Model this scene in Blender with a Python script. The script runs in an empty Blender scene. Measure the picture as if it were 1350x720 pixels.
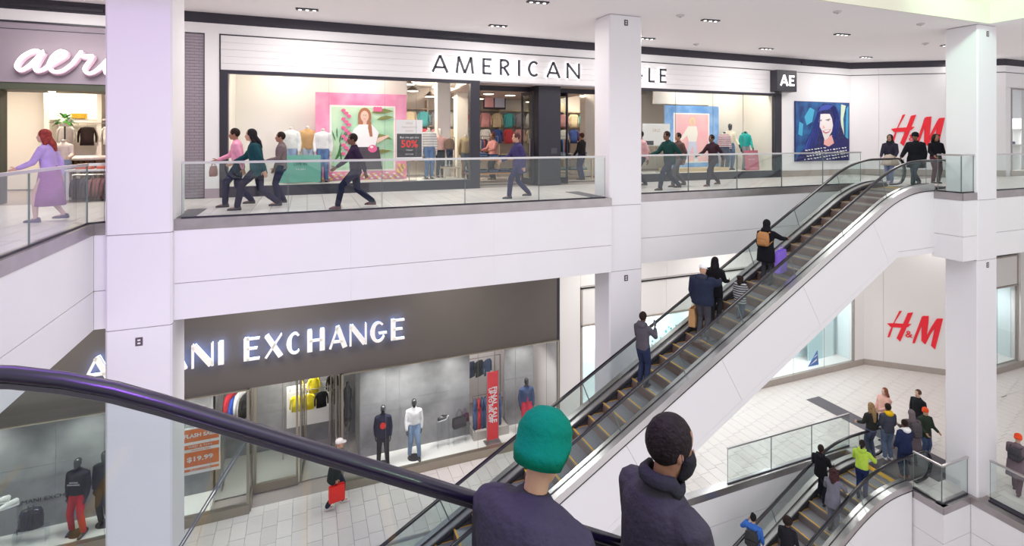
import bpy, math, random
from mathutils import Vector, Matrix, noise

SC = bpy.context.scene
COL = SC.collection
R = math.radians
rnd = random.Random(7)

# ------------------------------------------------------------------ camera
# world: x runs along the shop fronts, y away from the camera towards them,
# z = 0 is the upper shopping floor, z = LOW is the floor below it
LOW = -8.5
FPX = 682.5
TH = math.atan(1725.0 / FPX)
cam_d = bpy.data.cameras.new('camera')
cam = bpy.data.objects.new('camera', cam_d)
COL.objects.link(cam)
cam_d.sensor_width = 36.0
cam_d.lens = 36.0 * FPX / 1350.0
cam_d.shift_y = -(360 - 183) / 1350.0
cam_d.clip_start = 0.05
cam.location = (0, 0, 1.5)
cam.rotation_euler = (R(90), 0, TH - R(90))
SC.camera = cam

# ------------------------------------------------------------------ world and light
SC.view_settings.view_transform = 'Standard'
SC.view_settings.look = 'None'
SC.view_settings.gamma = 1.0
SC.view_settings.use_curve_mapping = False
SC.view_settings.exposure = 0.06
w = bpy.data.worlds.new('world')
SC.world = w
w.use_nodes = True
bg = w.node_tree.nodes['Background']
bg.inputs[0].default_value = (1.0, 0.985, 1.0, 1)
bg.inputs[1].default_value = 1.05

def area(name, loc, target, size, power, color=(1, 1, 1), size_y=None, spread=None):
    d = bpy.data.lights.new(name, 'AREA')
    d.energy = power
    d.color = color
    d.size = size
    if size_y:
        d.shape = 'RECTANGLE'
        d.size_y = size_y
    if spread:
        d.spread = R(spread)
    o = bpy.data.objects.new(name, d)
    o.location = loc
    v = Vector(target) - Vector(loc)
    o.rotation_euler = v.to_track_quat('-Z', 'Y').to_euler()
    COL.objects.link(o)
    return o

# daylight and coloured LED wash coming down the skylight well, plus added tint lamps
area('skylight_lamp', (5, 2.0, 9.5), (6, 6, -4), 9, 380, (1, 0.98, 0.97), 7)
area('purple_led_lamp', (-3.5, 1.5, 6.6), (-2.6, 11, 1), 1.2, 95, (0.62, 0.32, 1.0), 1.2, 100)
area('purple_led_lamp', (1.0, 0.2, 4.9), (-0.5, 2.0, 0.6), 0.7, 55, (0.35, 0.10, 1.0), 0.7, 90)
area('handrail_glint_lamp', (-1.5, 8.0, 5.3), (-.6, 2.5, .5), 6.0, 190, (0.34, 0.10, 1.0), 1.3)  # added strip, placed so the near handrail mirrors purple
area('green_tint_lamp', (5.5, -1.5, 3.6), (1.2, 1.6, .2), .5, 14, (0.60, 1.0, 0.60), .5, 80)  # added to tint the right side of the two near men green
area('green_tint_lamp', (13.0, 5.5, 7.2), (17.6, 8.8, 4.2), 0.9, 38, (0.55, 1.0, 0.72), 0.9, 70)
area('cyan_led_lamp', (20.5, 5.5, 6.8), (18.0, 8.8, 4.0), 0.9, 40, (0.45, 0.85, 1.0), 0.9, 70)
# rows of lamps over the walkways
for lx in (-5, 0, 5, 10, 15, 20, 25):
    area('walkway_lamp', (lx, 13.0, 4.6), (lx, 13.0, 0), 1.6, 105, (1, 0.96, 0.93), 1.6)
for lx in (-6, -1, 4, 9.5, 14.5, 19.5, 25):
    area('lower_walkway_lamp', (lx, 13.6, -2.1), (lx, 13.9, LOW), 1.6, 92, (1, 0.965, 0.93), 1.6)

# ------------------------------------------------------------------ materials
MATS = {}
def mat(name, color, rough=0.6, metal=0.0, emit=0.0, var=0.0, scale=8.0, bump=0.0, bscale=60.0, alpha=None, coat=0.0, spec=0.5, ecol=None):
    if name in MATS:
        return MATS[name]
    m = bpy.data.materials.new(name)
    m.use_nodes = True
    nt = m.node_tree
    b = nt.nodes['Principled BSDF']
    c = tuple(color) + (1,)
    b.inputs['Base Color'].default_value = c
    b.inputs['Roughness'].default_value = rough
    b.inputs['Metallic'].default_value = metal
    b.inputs['Coat Weight'].default_value = coat
    b.inputs['Specular IOR Level'].default_value = spec
    if emit:
        b.inputs['Emission Color'].default_value = tuple(ecol or color) + (1,)
        b.inputs['Emission Strength'].default_value = emit
    m.diffuse_color = c
    if var or bump:
        tc = nt.nodes.new('ShaderNodeTexCoord')
        if var:
            n = nt.nodes.new('ShaderNodeTexNoise')
            n.inputs['Scale'].default_value = scale
            n.inputs['Detail'].default_value = 4
            nt.links.new(tc.outputs['Object'], n.inputs['Vector'])
            mr = nt.nodes.new('ShaderNodeMapRange')
            mr.inputs['From Min'].default_value = 0.3
            mr.inputs['From Max'].default_value = 0.7
            mr.inputs['To Min'].default_value = 1 - var
            mr.inputs['To Max'].default_value = 1 + var
            nt.links.new(n.outputs['Fac'], mr.inputs['Value'])
            mx = nt.nodes.new('ShaderNodeVectorMath')
            mx.operation = 'SCALE'
            mx.inputs[0].default_value = color
            nt.links.new(mr.outputs['Result'], mx.inputs['Scale'])
            nt.links.new(mx.outputs['Vector'], b.inputs['Base Color'])
        if bump:
            n2 = nt.nodes.new('ShaderNodeTexNoise')
            n2.inputs['Scale'].default_value = bscale
            n2.inputs['Detail'].default_value = 3
            nt.links.new(tc.outputs['Object'], n2.inputs['Vector'])
            bp = nt.nodes.new('ShaderNodeBump')
            bp.inputs['Strength'].default_value = bump
            bp.inputs['Distance'].default_value = 0.02
            nt.links.new(n2.outputs['Fac'], bp.inputs['Height'])
            nt.links.new(bp.outputs['Normal'], b.inputs['Normal'])
    MATS[name] = m
    return m

def glass(name, tint=(0.93, 0.97, 0.96), refl=1.0):
    if name in MATS:
        return MATS[name]
    m = bpy.data.materials.new(name)
    m.use_nodes = True
    nt = m.node_tree
    for n in list(nt.nodes):
        nt.nodes.remove(n)
    out = nt.nodes.new('ShaderNodeOutputMaterial')
    tr = nt.nodes.new('ShaderNodeBsdfTransparent')
    tr.inputs[0].default_value = tuple(tint) + (1,)
    gl = nt.nodes.new('ShaderNodeBsdfGlossy')
    gl.inputs['Roughness'].default_value = 0.02
    gl.inputs['Color'].default_value = (refl, refl, refl, 1)
    lw = nt.nodes.new('ShaderNodeLayerWeight')
    lw.inputs['Blend'].default_value = 0.5
    pw = nt.nodes.new('ShaderNodeMath'); pw.operation = 'POWER'; pw.inputs[1].default_value = 4.0
    fr = nt.nodes.new('ShaderNodeMath'); fr.operation = 'MULTIPLY_ADD'
    fr.inputs[1].default_value = 0.55; fr.inputs[2].default_value = 0.035
    nt.links.new(lw.outputs['Facing'], pw.inputs[0])
    nt.links.new(pw.outputs[0], fr.inputs[0])
    mx = nt.nodes.new('ShaderNodeMixShader')
    nt.links.new(fr.outputs[0], mx.inputs[0])
    nt.links.new(tr.outputs[0], mx.inputs[1])
    nt.links.new(gl.outputs[0], mx.inputs[2])
    nt.links.new(mx.outputs[0], out.inputs[0])
    m.diffuse_color = tuple(tint) + (0.3,)
    MATS[name] = m
    return m

def cloth(c, rough=0.85):
    k = 'fabric_%02x%02x%02x' % tuple(int(max(0, min(1, v)) * 255) for v in c)
    return mat(k, c, rough, var=0.10, scale=9, bump=0.35, bscale=45, spec=0.12)

WHITE = mat('white_painted_wall', (0.80, 0.785, 0.80), 0.55, var=0.012, scale=1.5)
COLW = mat('white_column_panel', (0.80, 0.78, 0.81), 0.45)
CEIL = mat('white_ceiling_paint', (0.90, 0.87, 0.875), 0.8)
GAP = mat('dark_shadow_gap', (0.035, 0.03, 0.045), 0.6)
SEAM = mat('grey_seam', (0.46, 0.43, 0.47), 0.7)
STEEL = mat('brushed_steel', (0.42, 0.385, 0.39), 0.3, 0.9, var=0.08, scale=3)
STEELD = mat('dull_steel_plinth', (0.43, 0.38, 0.345), 0.5, 0.35, var=0.05)
RAILM = mat('rail_steel', (0.62, 0.60, 0.61), 0.3, 0.9)
BLACK = mat('black_rubber', (0.012, 0.011, 0.015), 0.22, coat=0.6)
BLKF = mat('black_shop_frame', (0.022, 0.02, 0.032), 0.4)
GLASS = glass('clear_glass')
SGLASS = glass('shop_glass', (0.97, 0.98, 0.98), 0.55)
EGLASS = glass('escalator_glass', (0.86, 0.91, 0.90), 0.8)
EDGE = mat('glass_edge', (0.16, 0.20, 0.20), 0.3)

def tile_mat():
    m = bpy.data.materials.new('pale_floor_tile')
    m.use_nodes = True
    nt = m.node_tree
    b = nt.nodes['Principled BSDF']
    oi = nt.nodes.new('ShaderNodeObjectInfo')
    cr = nt.nodes.new('ShaderNodeValToRGB')
    cr.color_ramp.elements[0].color = (0.60, 0.555, 0.53, 1)
    cr.color_ramp.elements[1].color = (0.71, 0.665, 0.64, 1)
    e = cr.color_ramp.elements.new(0.5)
    e.color = (0.66, 0.615, 0.59, 1)
    tc = nt.nodes.new('ShaderNodeTexCoord')
    n = nt.nodes.new('ShaderNodeTexNoise')
    n.inputs['Scale'].default_value = 5
    n.inputs['Detail'].default_value = 5
    nt.links.new(tc.outputs['Object'], n.inputs['Vector'])
    ad = nt.nodes.new('ShaderNodeMath')
    ad.operation = 'MULTIPLY_ADD'
    ad.inputs[1].default_value = 0.5
    nt.links.new(n.outputs['Fac'], ad.inputs[0])
    sb = nt.nodes.new('ShaderNodeMath')
    sb.operation = 'MULTIPLY'
    sb.inputs[1].default_value = 0.6
    nt.links.new(oi.outputs['Random'], sb.inputs[0])
    nt.links.new(sb.outputs[0], ad.inputs[2])
    nt.links.new(ad.outputs[0], cr.inputs[0])
    nt.links.new(cr.outputs[0], b.inputs['Base Color'])
    b.inputs['Roughness'].default_value = 0.32
    b.inputs['Specular IOR Level'].default_value = 0.4
    return m
TILE = tile_mat()
GROUT = mat('tile_joint', (0.34, 0.29, 0.27), 0.9)

def concrete_mat():
    m = bpy.data.materials.new('grey_concrete_panel')
    m.use_nodes = True
    nt = m.node_tree
    b = nt.nodes['Principled BSDF']
    tc = nt.nodes.new('ShaderNodeTexCoord')
    n = nt.nodes.new('ShaderNodeTexNoise')
    n.inputs['Scale'].default_value = 0.9
    n.inputs['Detail'].default_value = 8
    n.inputs['Roughness'].default_value = 0.62
    cr = nt.nodes.new('ShaderNodeValToRGB')
    cr.color_ramp.elements[0].position = 0.3
    cr.color_ramp.elements[0].color = (0.15, 0.15, 0.155, 1)
    cr.color_ramp.elements[1].position = 0.7
    cr.color_ramp.elements[1].color = (0.35, 0.35, 0.36, 1)
    nt.links.new(tc.outputs['Object'], n.inputs['Vector'])
    nt.links.new(n.outputs['Fac'], cr.inputs[0])
    nt.links.new(cr.outputs[0], b.inputs['Base Color'])
    b.inputs['Roughness'].default_value = 0.7
    return m
CONC = concrete_mat()

# ------------------------------------------------------------------ mesh helpers
class MB:
    def __init__(s):
        s.v = []; s.f = []; s.m = []; s.mats = []
    def mi(s, m):
        if m not in s.mats:
            s.mats.append(m)
        return s.mats.index(m)
    def add(s, vs, fs, m=None):
        o = len(s.v)
        s.v.extend([tuple(p) for p in vs])
        k = s.mi(m) if m else 0
        for f in fs:
            s.f.append(tuple(i + o for i in f)); s.m.append(k)
        return s
    def box(s, x0, x1, y0, y1, z0, z1, m=None):
        vs = [(x, y, z) for z in (z0, z1) for x, y in ((x0, y0), (x1, y0), (x1, y1), (x0, y1))]
        return s.add(vs, [(3, 2, 1, 0), (4, 5, 6, 7), (0, 1, 5, 4), (1, 2, 6, 5), (2, 3, 7, 6), (3, 0, 4, 7)], m)
    def cbox(s, x0, x1, y0, y1, z0, z1, c=0.01, m=None):
        "box with chamfered edges"
        P = []
        for z, i in ((z0, c), (z0 + c, 0), (z1 - c, 0), (z1, c)):
            k = c
            P.append([(x0 + i + k, y0 + i, z), (x1 - i - k, y0 + i, z), (x1 - i, y0 + i + k, z), (x1 - i, y1 - i - k, z),
                      (x1 - i - k, y1 - i, z), (x0 + i + k, y1 - i, z), (x0 + i, y1 - i - k, z), (x0 + i, y0 + i + k, z)])
        return s.loft(P, m=m)
    def prism(s, poly, a0, a1, ax='z', m=None):
        "poly in the plane across the axis, extruded from a0 to a1"
        n = len(poly)
        def P(p, a):
            return {'z': (p[0], p[1], a), 'y': (p[0], a, p[1]), 'x': (a, p[0], p[1])}[ax]
        vs = [P(p, a0) for p in poly] + [P(p, a1) for p in poly]
        fs = [tuple(reversed(range(n))), tuple(range(n, 2 * n))]
        fs += [(i, (i + 1) % n, n + (i + 1) % n, n + i) for i in range(n)]
        return s.add(vs, fs, m)
    def loft(s, rings, cap=True, m=None, close=False):
        n = len(rings[0]); vs = [p for r in rings for p in r]; fs = []
        K = len(rings)
        for k in range(K if close else K - 1):
            a = k * n; b = ((k + 1) % K) * n
            for i in range(n):
                j = (i + 1) % n
                fs.append((a + i, a + j, b + j, b + i))
        if cap and not close:
            fs.append(tuple(reversed(range(n)))); fs.append(tuple(range((K - 1) * n, K * n)))
        return s.add(vs, fs, m)
    def tube(s, pts, r, n=8, m=None, flat=1.0, up=None, round_ends=False, close=False):
        pts = [Vector(p) for p in pts]
        if not isinstance(r, (list, tuple)):
            r = [r] * len(pts)
        r = list(r)
        if round_ends:
            d0 = (pts[0] - pts[1]).normalized(); d1 = (pts[-1] - pts[-2]).normalized()
            r0, r1 = r[0], r[-1]
            pts = [pts[0] + d0 * r0 * .9, pts[0] + d0 * r0 * .6] + pts + [pts[-1] + d1 * r1 * .6, pts[-1] + d1 * r1 * .9]
            r = [r0 * .4, r0 * .8] + r + [r1 * .8, r1 * .4]
        rings = []
        u = None
        N = len(pts)
        for i, p in enumerate(pts):
            if close:
                t = (pts[(i + 1) % N] - pts[i - 1]).normalized()
            else:
                t = (pts[min(i + 1, N - 1)] - pts[max(i - 1, 0)]).normalized()
            if u is None:
                a = Vector(up) if up else (Vector((0, 0, 1)) if abs(t.z) < .9 else Vector((1, 0, 0)))
                u = (a - t * a.dot(t)).normalized()
            else:
                u = (u - t * u.dot(t)).normalized()
            vv = t.cross(u)
            rings.append([tuple(p + (u * math.cos(k * 2 * math.pi / n) * flat + vv * math.sin(k * 2 * math.pi / n)) * r[i]) for k in range(n)])
        return s.loft(rings, m=m, close=close)
    def ell(s, c, r, nu=12, nv=8, m=None, rot=None):
        if not isinstance(r, (list, tuple)):
            r = (r, r, r)
        rings = []
        for j in range(nv + 1):
            t = math.pi * (j + (0.12 if j == 0 else (-0.12 if j == nv else 0))) / nv
            ring = []
            for i in range(nu):
                a = 2 * math.pi * i / nu
                p = Vector((r[0] * math.sin(t) * math.cos(a), r[1] * math.sin(t) * math.sin(a), -r[2] * math.cos(t)))
                if rot:
                    p = rot @ p
                ring.append(tuple(p + Vector(c)))
            rings.append(ring)
        return s.loft(rings, m=m)
    def mesh(s, name, default=None):
        me = bpy.data.meshes.new(name)
        me.from_pydata(s.v, [], s.f)
        for m in (s.mats or ([default] if default else [])):
            me.materials.append(m)
        if len(s.mats) > 1:
            me.polygons.foreach_set('material_index', s.m)
        me.update()
        return me
    def obj(s, name, m=None, parent=None, smooth=False, loc=None):
        if m and not s.mats:
            s.mats = [m]; s.m = [0] * len(s.f)
        me = s.mesh(name, m)
        return link(name, me, parent, smooth, loc)

def link(name, me, parent=None, smooth=False, loc=None):
    if smooth:
        me.polygons.foreach_set('use_smooth', [True] * len(me.polygons))
    o = bpy.data.objects.new(name, me)
    COL.objects.link(o)
    if parent:
        o.parent = parent
    if loc:
        o.location = loc
    return o

def tag(o, label=None, cat=None, group=None, kind=None):
    if label: o['label'] = label
    if cat: o['category'] = cat
    if group: o['group'] = group
    if kind: o['kind'] = kind
    return o
def struct(o, label=None):
    o['kind'] = 'structure'
    if label: o['label'] = label
    return o
def empty(name, loc=(0, 0, 0), rz=0, label=None, cat=None, group=None):
    o = bpy.data.objects.new(name, None)
    o.empty_display_size = 0.2
    o.location = loc
    o.rotation_euler = (0, 0, rz)
    COL.objects.link(o)
    return tag(o, label, cat, group)
def copy_tree(o, parent=None):
    c = o.copy(); COL.objects.link(c)
    c.parent = parent
    for ch in [x for x in o.children]:
        copy_tree(ch, c)
    return c
def B(name, x0, x1, y0, y1, z0, z1, m, parent=None, c=0):
    mb = MB()
    (mb.cbox(x0, x1, y0, y1, z0, z1, c) if c else mb.box(x0, x1, y0, y1, z0, z1))
    return mb.obj(name, m, parent)
def fuse(mb, voxel, it=3):
    "one continuous surface out of overlapping closed pieces"
    me = mb.mesh('tmp')
    o = bpy.data.objects.new('tmp', me)
    COL.objects.link(o)
    r = o.modifiers.new('r', 'REMESH'); r.mode = 'VOXEL'; r.voxel_size = voxel
    s = o.modifiers.new('s', 'SMOOTH'); s.iterations = it; s.factor = 0.5
    dg = bpy.context.evaluated_depsgraph_get()
    out = bpy.data.meshes.new_from_object(o.evaluated_get(dg))
    bpy.data.objects.remove(o); bpy.data.meshes.remove(me)
    out.materials.clear()
    return out

def text_mesh(s, size, m, depth=0.004, align='CENTER', bold=0.0, sx=1.0):
    cu = bpy.data.curves.new('lettering', 'FONT')
    cu.body = s; cu.size = size; cu.extrude = depth / 2; cu.align_x = align; cu.align_y = 'CENTER'
    cu.resolution_u = 2; cu.offset = bold
    o = bpy.data.objects.new('tmp', cu); COL.objects.link(o)
    dg = bpy.context.evaluated_depsgraph_get()
    me = bpy.data.meshes.new_from_object(o.evaluated_get(dg))
    bpy.data.objects.remove(o)
    me.transform(Matrix.Diagonal((sx, 1, 1, 1)) )
    me.materials.clear(); me.materials.append(m)
    return me
def text(name, s, loc, size, m, parent=None, rz=0, tilt=90, depth=0.004, bold=0.0, sx=1.0, align='CENTER'):
    "upright lettering that faces -y when rz = 0"
    me = text_mesh(s, size, m, depth, align, bold, sx)
    me.transform(Matrix.Rotation(rz, 4, 'Z') @ Matrix.Rotation(R(tilt), 4, 'X'))
    return link(name, me, parent, loc=loc)
# ------------------------------------------------------------------ setting
def seg(mb, p, q, o0, o1, z0, z1, m=None, a=0.0, b=None):
    "box along p->q between the offsets o0 and o1 to its left; a, b = start and end along it"
    p = Vector((p[0], p[1], 0)); q = Vector((q[0], q[1], 0))
    L = (q - p).length
    if b is None: b = L
    d = (q - p) / L; n = Vector((-d.y, d.x, 0))
    c = [p + d * a + n * o0, p + d * b + n * o0, p + d * b + n * o1, p + d * a + n * o1]
    return mb.prism([(k.x, k.y) for k in c], z0, z1, 'z', m)

# floors: slab pieces with the tiles laid on them
def proj(x, y, z):
    fx, fy, rx, ry = math.cos(TH), math.sin(TH), math.sin(TH), -math.cos(TH)
    d = x * fx + y * fy; s = x * rx + y * ry
    return (675 + FPX * s / d, 183 - FPX * (z - 1.5) / d, d)

def floor(slabs, zones, z, limit=300):
    mb = MB()
    for (x0, x1, y0, y1) in slabs:
        mb.box(x0, x1, y0, y1, z - 1.83, z - 0.025)
    fl = struct(mb.obj('floor', GROUT))
    TW, TL, G = 0.362, 0.625, 0.009
    tiles = []
    for (x0, x1, y0, y1) in zones:
        i = math.floor(x0 / TW)
        while i * TW < x1:
            off = ((i * 7919) % 13) / 13.0 * TL
            a, b = max(i * TW, x0), min((i + 1) * TW, x1)
            j = math.floor((y0 - off) / TL)
            while j * TL + off < y1:
                c, d = max(j * TL + off, y0), min((j + 1) * TL + off, y1)
                if b - a > .06 and d - c > .05:
                    u, v, dd = proj((a + b) / 2, (c + d) / 2, z)
                    vis = dd > .3 and -20 < u < 1370 and 0 < v < 740
                    tiles.append((0 if vis else 1, dd if dd > 0 else 99, a, b, c, d))
                j += 1
            i += 1
    tiles.sort()
    t = MB(); t.box(-TW / 2 + G / 2, TW / 2 - G / 2, -TL / 2 + G / 2, TL / 2 - G / 2, -0.025, 0)
    me = t.mesh('tile', TILE)
    rest = MB()
    for k, (_, _, a, b, c, d) in enumerate(tiles):
        if k < limit:
            o = bpy.data.objects.new('tile', me); COL.objects.link(o); o.parent = fl
            o.location = ((a + b) / 2, (c + d) / 2, z)
            o.scale = ((b - a) / TW, (d - c) / TL, 1)
        else:
            h = 0.0015 * ((k * 31) % 5) / 5
            rest.box(a + G / 2, b - G / 2, c + G / 2, d - G / 2, z - 0.025, z - h)
    r = rest.obj('paving', TILE, fl); r['kind'] = 'stuff'
    return fl

floor([(-14, 34, 15, 22), (-14, 34, 11.9, 15), (-14, 8.1, 11.44, 11.9), (-14, -3.56, -4, 11.44), (17.35, 34, 8.8, 9.4), (16.75, 17.35, 8.7, 9.4), (17.36, 34, 9.4, 11.9)],
      [(-12, 21.5, 11.9, 15.0), (-12, 7.15, 11.33, 11.9), (-9.5, -3.6, 6, 11.33), (17.4, 30, 8.9, 11.9), (21.5, 30, 11.9, 12.4)], 0.0)
floor([(-14, 34, 11.6, 19), (16.1, 34, 8.8, 11.6), (17.3, 34, 0, 8.79)],
      [(-9, 30, 11.68, 15.62), (16.15, 30, 8.85, 11.68), (17.7, 30, 4, 8.85)], LOW)
B('floor', -9, 2.4, -4, 0.40, -1.85, 0, TILE)['kind'] = 'structure'
B('floor', -9, -1.75, 0.40, 2.1, -1.85, 0, TILE)['kind'] = 'structure'
B('floor', -14, 34, -4, 20, -17.2, -17.0, TILE)['kind'] = 'structure'

# dark inlay strips beside the columns
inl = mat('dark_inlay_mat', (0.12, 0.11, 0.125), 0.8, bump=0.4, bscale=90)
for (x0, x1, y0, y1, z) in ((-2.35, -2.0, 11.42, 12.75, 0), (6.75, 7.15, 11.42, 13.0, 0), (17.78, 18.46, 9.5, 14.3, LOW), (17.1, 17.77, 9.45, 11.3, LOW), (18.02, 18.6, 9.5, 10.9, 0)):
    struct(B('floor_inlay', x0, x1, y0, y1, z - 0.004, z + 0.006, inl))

# fascia bands round the openings: panels with an open joint, steel edge on top
def fascia(name, p, q, z, side=1, joint=-1.2, bottom=-1.87, th=0.22, ch=0.0, panels=3.4):
    "p->q runs with the void on its right hand"
    mb = MB(); seg(mb, p, q, 0.03, th, z + bottom, z - 0.03, a=.012, b=math.dist(p, q) - .012)
    f = struct(mb.obj(name, SEAM))
    e = 0.003
    L = math.dist(p, q) - 2 * e; n = max(1, round(L / panels))
    for i in range(n):
        for (a, b) in ((joint + .012, -.205), (bottom, joint)):
            m = MB(); seg(m, p, q, 0, .04, z + a, z + b, a=e + L * i / n + (.0015 if i else 0), b=e + L * (i + 1) / n)
            m.obj('fascia_panel', WHITE, f)
    m = MB(); seg(m, p, q, -0.012, th, z - .20, z + .002, a=e, b=e + L)
    m.obj('steel_edge', STEEL, f)
    return f
fascia('wall_fascia_back', (-2.315, 11.25), (7.165, 11.25), 0)
fascia('wall_fascia_back', (8.12, 11.72), (17.3, 11.72), 0)
fascia('wall_fascia_left', (-3.5, -4.0), (-3.5, 11.2), 0)
fascia('wall_fascia_left', (-3.5, 11.2), (-3.3, 11.2), 0)
fascia('wall_fascia_right', (18.2, 8.72), (34, 8.72), 0)
fascia('wall_fascia_ledge', (16.7, 9.4), (16.7, 8.64), 0)
fascia('wall_fascia_ledge', (16.7, 8.64), (17.34, 8.64), 0)
fascia('wall_fascia_right', (17.3, 11.72), (17.3, 11.05), 0)
fascia('wall_fascia_lower', (-9, 11.55), (16.4, 11.55), LOW, joint=-1.0)
fascia('wall_fascia_lower', (16.4, 11.55), (16.4, 11.1), LOW, joint=-1.0)
fascia('wall_fascia_lower', (16.03, 9.6), (16.03, 8.74), LOW, joint=-1.0)
fascia('wall_fascia_lower', (16.03, 8.74), (17.345, 8.74), LOW, joint=-1.0)
fascia('wall_fascia_lower', (17.24, 8.73), (17.24, -2), LOW, joint=-1.0)
# dark channel beside the lower right-hand railing
struct(B('trim_1', 17.48, 17.63, -2, 8.45, LOW - .01, LOW + .03, GAP))

# columns
PLQ = mat('dark_plaque', (0.10, 0.07, 0.09), 0.5)
def column(x0, x1, y0, y1, cuts, plaques):
    c = 0.035
    def poly(e=0.0):
        a, b, d, f = x0 + e, x1 - e, y0 + e, y1 - e
        return [(a + c, d), (b - c, d), (b, d + c), (b, f - c), (b - c, f), (a + c, f), (a, f - c), (a, d + c)]
    core = MB(); core.prism(poly(0.02), -17, 4.70)
    o = struct(core.obj('column', SEAM))
    zs = [-17] + cuts + [4.685]
    for a, b in zip(zs[:-1], zs[1:]):
        m = MB(); m.prism(poly(), a + .008, b - .008)
        m.obj('column_casing', COLW, o)
    for z in plaques:
        px = x0 + (x1 - x0) * .5; s = 1.0
        p = B('number_plaque', px - .055, px + .055, y0 - .008, y0, z - .075, z + .075, PLQ, o)
        for dz in (-.028, .028):
            B('plaque_digit', -.022 + px, px + .022, y0 - .011, y0 - .007, z + dz - .014, z + dz + .014, COLW, p)
    return o
column(-3.31, -2.30, 11.10, 12.15, [-1.90, -0.21], [-2.14])
column(7.17, 8.16, 11.36, 12.12, [-1.90, -0.21], [4.50, -2.10])
column(17.34, 18.26, 8.62, 9.42, [-1.90, -0.21], [4.45, -2.05])

# ceiling
mb = MB()
mb.box(-14, 34, 8.5, 15.2, 4.7, 5.2)
mb.box(17.62, 34, -4, 8.5, 4.7, 5.2)
mb.box(-14, -6, -4, 8.5, 4.7, 5.2)
ce = struct(mb.obj('ceiling', CEIL))
COVE = mat('cream_lit_cove', (0.74, 0.73, 0.60), 0.6)  # yellow-green light on the well edge put into the colour
struct(B('trim_2', -6, 17.62, 8.46, 8.5, 4.69, 5.22, COVE))
struct(B('trim_2', 17.58, 17.62, -4, 8.46, 4.69, 5.22, COVE))
struct(B('wall_skylight_back', -6, 18.4, 9.1, 9.3, 5.2, 8.0, COVE))
struct(B('wall_skylight_right', 18.2, 18.4, -4, 9.1, 5.2, 8.0, COVE))

# ------------------------------------------------------------------ upper shop front walls
YF = 15.0
pink = mat('off_white_lath', (0.74, 0.715, 0.73), 0.55)
W = WHITE
struct(B('wall_back_upper', -14, 21.3, YF, YF + .25, 4.17, 4.43, W))
struct(B('recess_shade', -14, 21.25, YF + .02, YF + .3, 4.43, 4.7, GAP))  # shade of the recess put in as a near-black strip
for (a, b) in ((-6.3, -4.5), (3.1, 5.0), (18.4, 20.4)):
    struct(B('air_vent', a, b, YF - .01, YF + .02, 4.50, 4.585, BLKF))
# wall between shop and corner
struct(B('wall_back_upper', 17.26, 21.25, YF, YF + .25, 0, 4.15, W))
struct(B('wall_back_upper', 17.26, 17.62, YF - .06, YF, 0.26, 4.05, W))
struct(B('baseboard_back', 17.3, 21.3, YF - .02, YF, 0, .24, STEELD))
struct(B('trim_10', 17.3, 21.24, YF - .006, YF, 4.145, 4.17, BLKF))
# diagonal wall and the stretch beyond
D0, D1 = (21.25, YF), (25.9, 11.95)
def wseg(name, p, q, o0, o1, z0, z1, m, a=0, b=None, parent=None):
    t = MB(); seg(t, p, q, o0, o1, z0, z1, a=a, b=b)
    o = t.obj(name, m, parent)
    if not parent: struct(o)
    return o
dw = wseg('wall_diagonal_upper', D0, D1, .02, .25, 0, 4.43, SEAM)
LD = math.dist(D0, D1)
for (a, b) in ((0, 1.05), (1.06, LD)):
    wseg('wall_panel', D0, D1, 0, .03, .24, 4.15, W, a, b, dw)
    wseg('wall_panel', D0, D1, 0, .03, 4.17, 4.43, W, a, b, dw)
wseg('trim_10', D0, D1, -.006, .01, 4.145, 4.175, BLKF)
wseg('baseboard_diagonal', D0, D1, -.02, .05, 0, .24, STEELD)
wseg('recess_shade', D0, D1, .02, .3, 4.43, 4.7, GAP)
E0, E1 = (25.9, 11.95), (34, 11.95)
wseg('wall_right_upper', E0, E1, 0, .25, 3.55, 4.43, W)
wseg('wall_right_upper', E0, E1, 0, .25, 0, 3.54, W, 0, .35)
wseg('recess_shade', E0, E1, .02, .3, 4.43, 4.7, GAP)
wseg('trim_4', E0, E1, -.004, .01, 4.14, 4.165, GAP)
wseg('trim_5', E0, E1, -.05, .2, 0, .22, STEELD, .3)

# ------------------------------------------------------------------ lower walls
YA = 15.6
A0 = 7.92
cw = mat('cream_wall_panel', (0.80, 0.775, 0.76), 0.6)
struct(B('wall_back_lower', A0, 22.95, YA + .02, YA + .25, -3.62, -1.9, SEAM))
px = [A0, 8.7, 12.3, 15.9, 19.5, 22.93]
for a, b in zip(px[:-1], px[1:]):
    B('wall_panel', a + .004, b - .004, YA, YA + .03, -3.55, -2.0, cw)['kind'] = 'structure'
    if a > 8:
        B('wall_panel', a + .004, b - .004, YA + .04, YA + .07, -4.93, -3.66, cw)['kind'] = 'structure'
struct(B('trim_6', 8.7, 22.3, YA - .02, YA + .04, -3.66, -3.56, mat('track', (0.5, 0.47, 0.46), .4)))
struct(B('wall_back_lower', A0, 8.68, YA, YA + .25, LOW + .25, -3.55, cw))
struct(B('wall_back_lower', 22.33, 22.98, YA, YA + .25, LOW + .25, -3.55, cw))
struct(B('trim_7', A0 - .12, A0 - .03, YA - .01, YA + .2, LOW, -1.9, BLKF))
struct(B('trim_8', A0 - .03, A0 + .05, YA - .03, YA + .2, LOW, -1.9, cw))
struct(B('baseboard_lower', A0, 22.9, YA - .03, YA + .2, LOW, LOW + .25, STEELD))
L0, L1 = (22.95, YA), (25.75, 13.0)
LL = math.dist(L0, L1)
dw = wseg('wall_diagonal_lower', L0, L1, .02, .25, LOW, -1.9, SEAM)
for (a, b) in ((0, .72), (.73, LL)):
    wseg('wall_panel', L0, L1, 0, .03, LOW + .25, -1.9, cw, a, b, dw)
wseg('baseboard_diagonal', L0, L1, -.025, .03, LOW, LOW + .25, STEELD)
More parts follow.
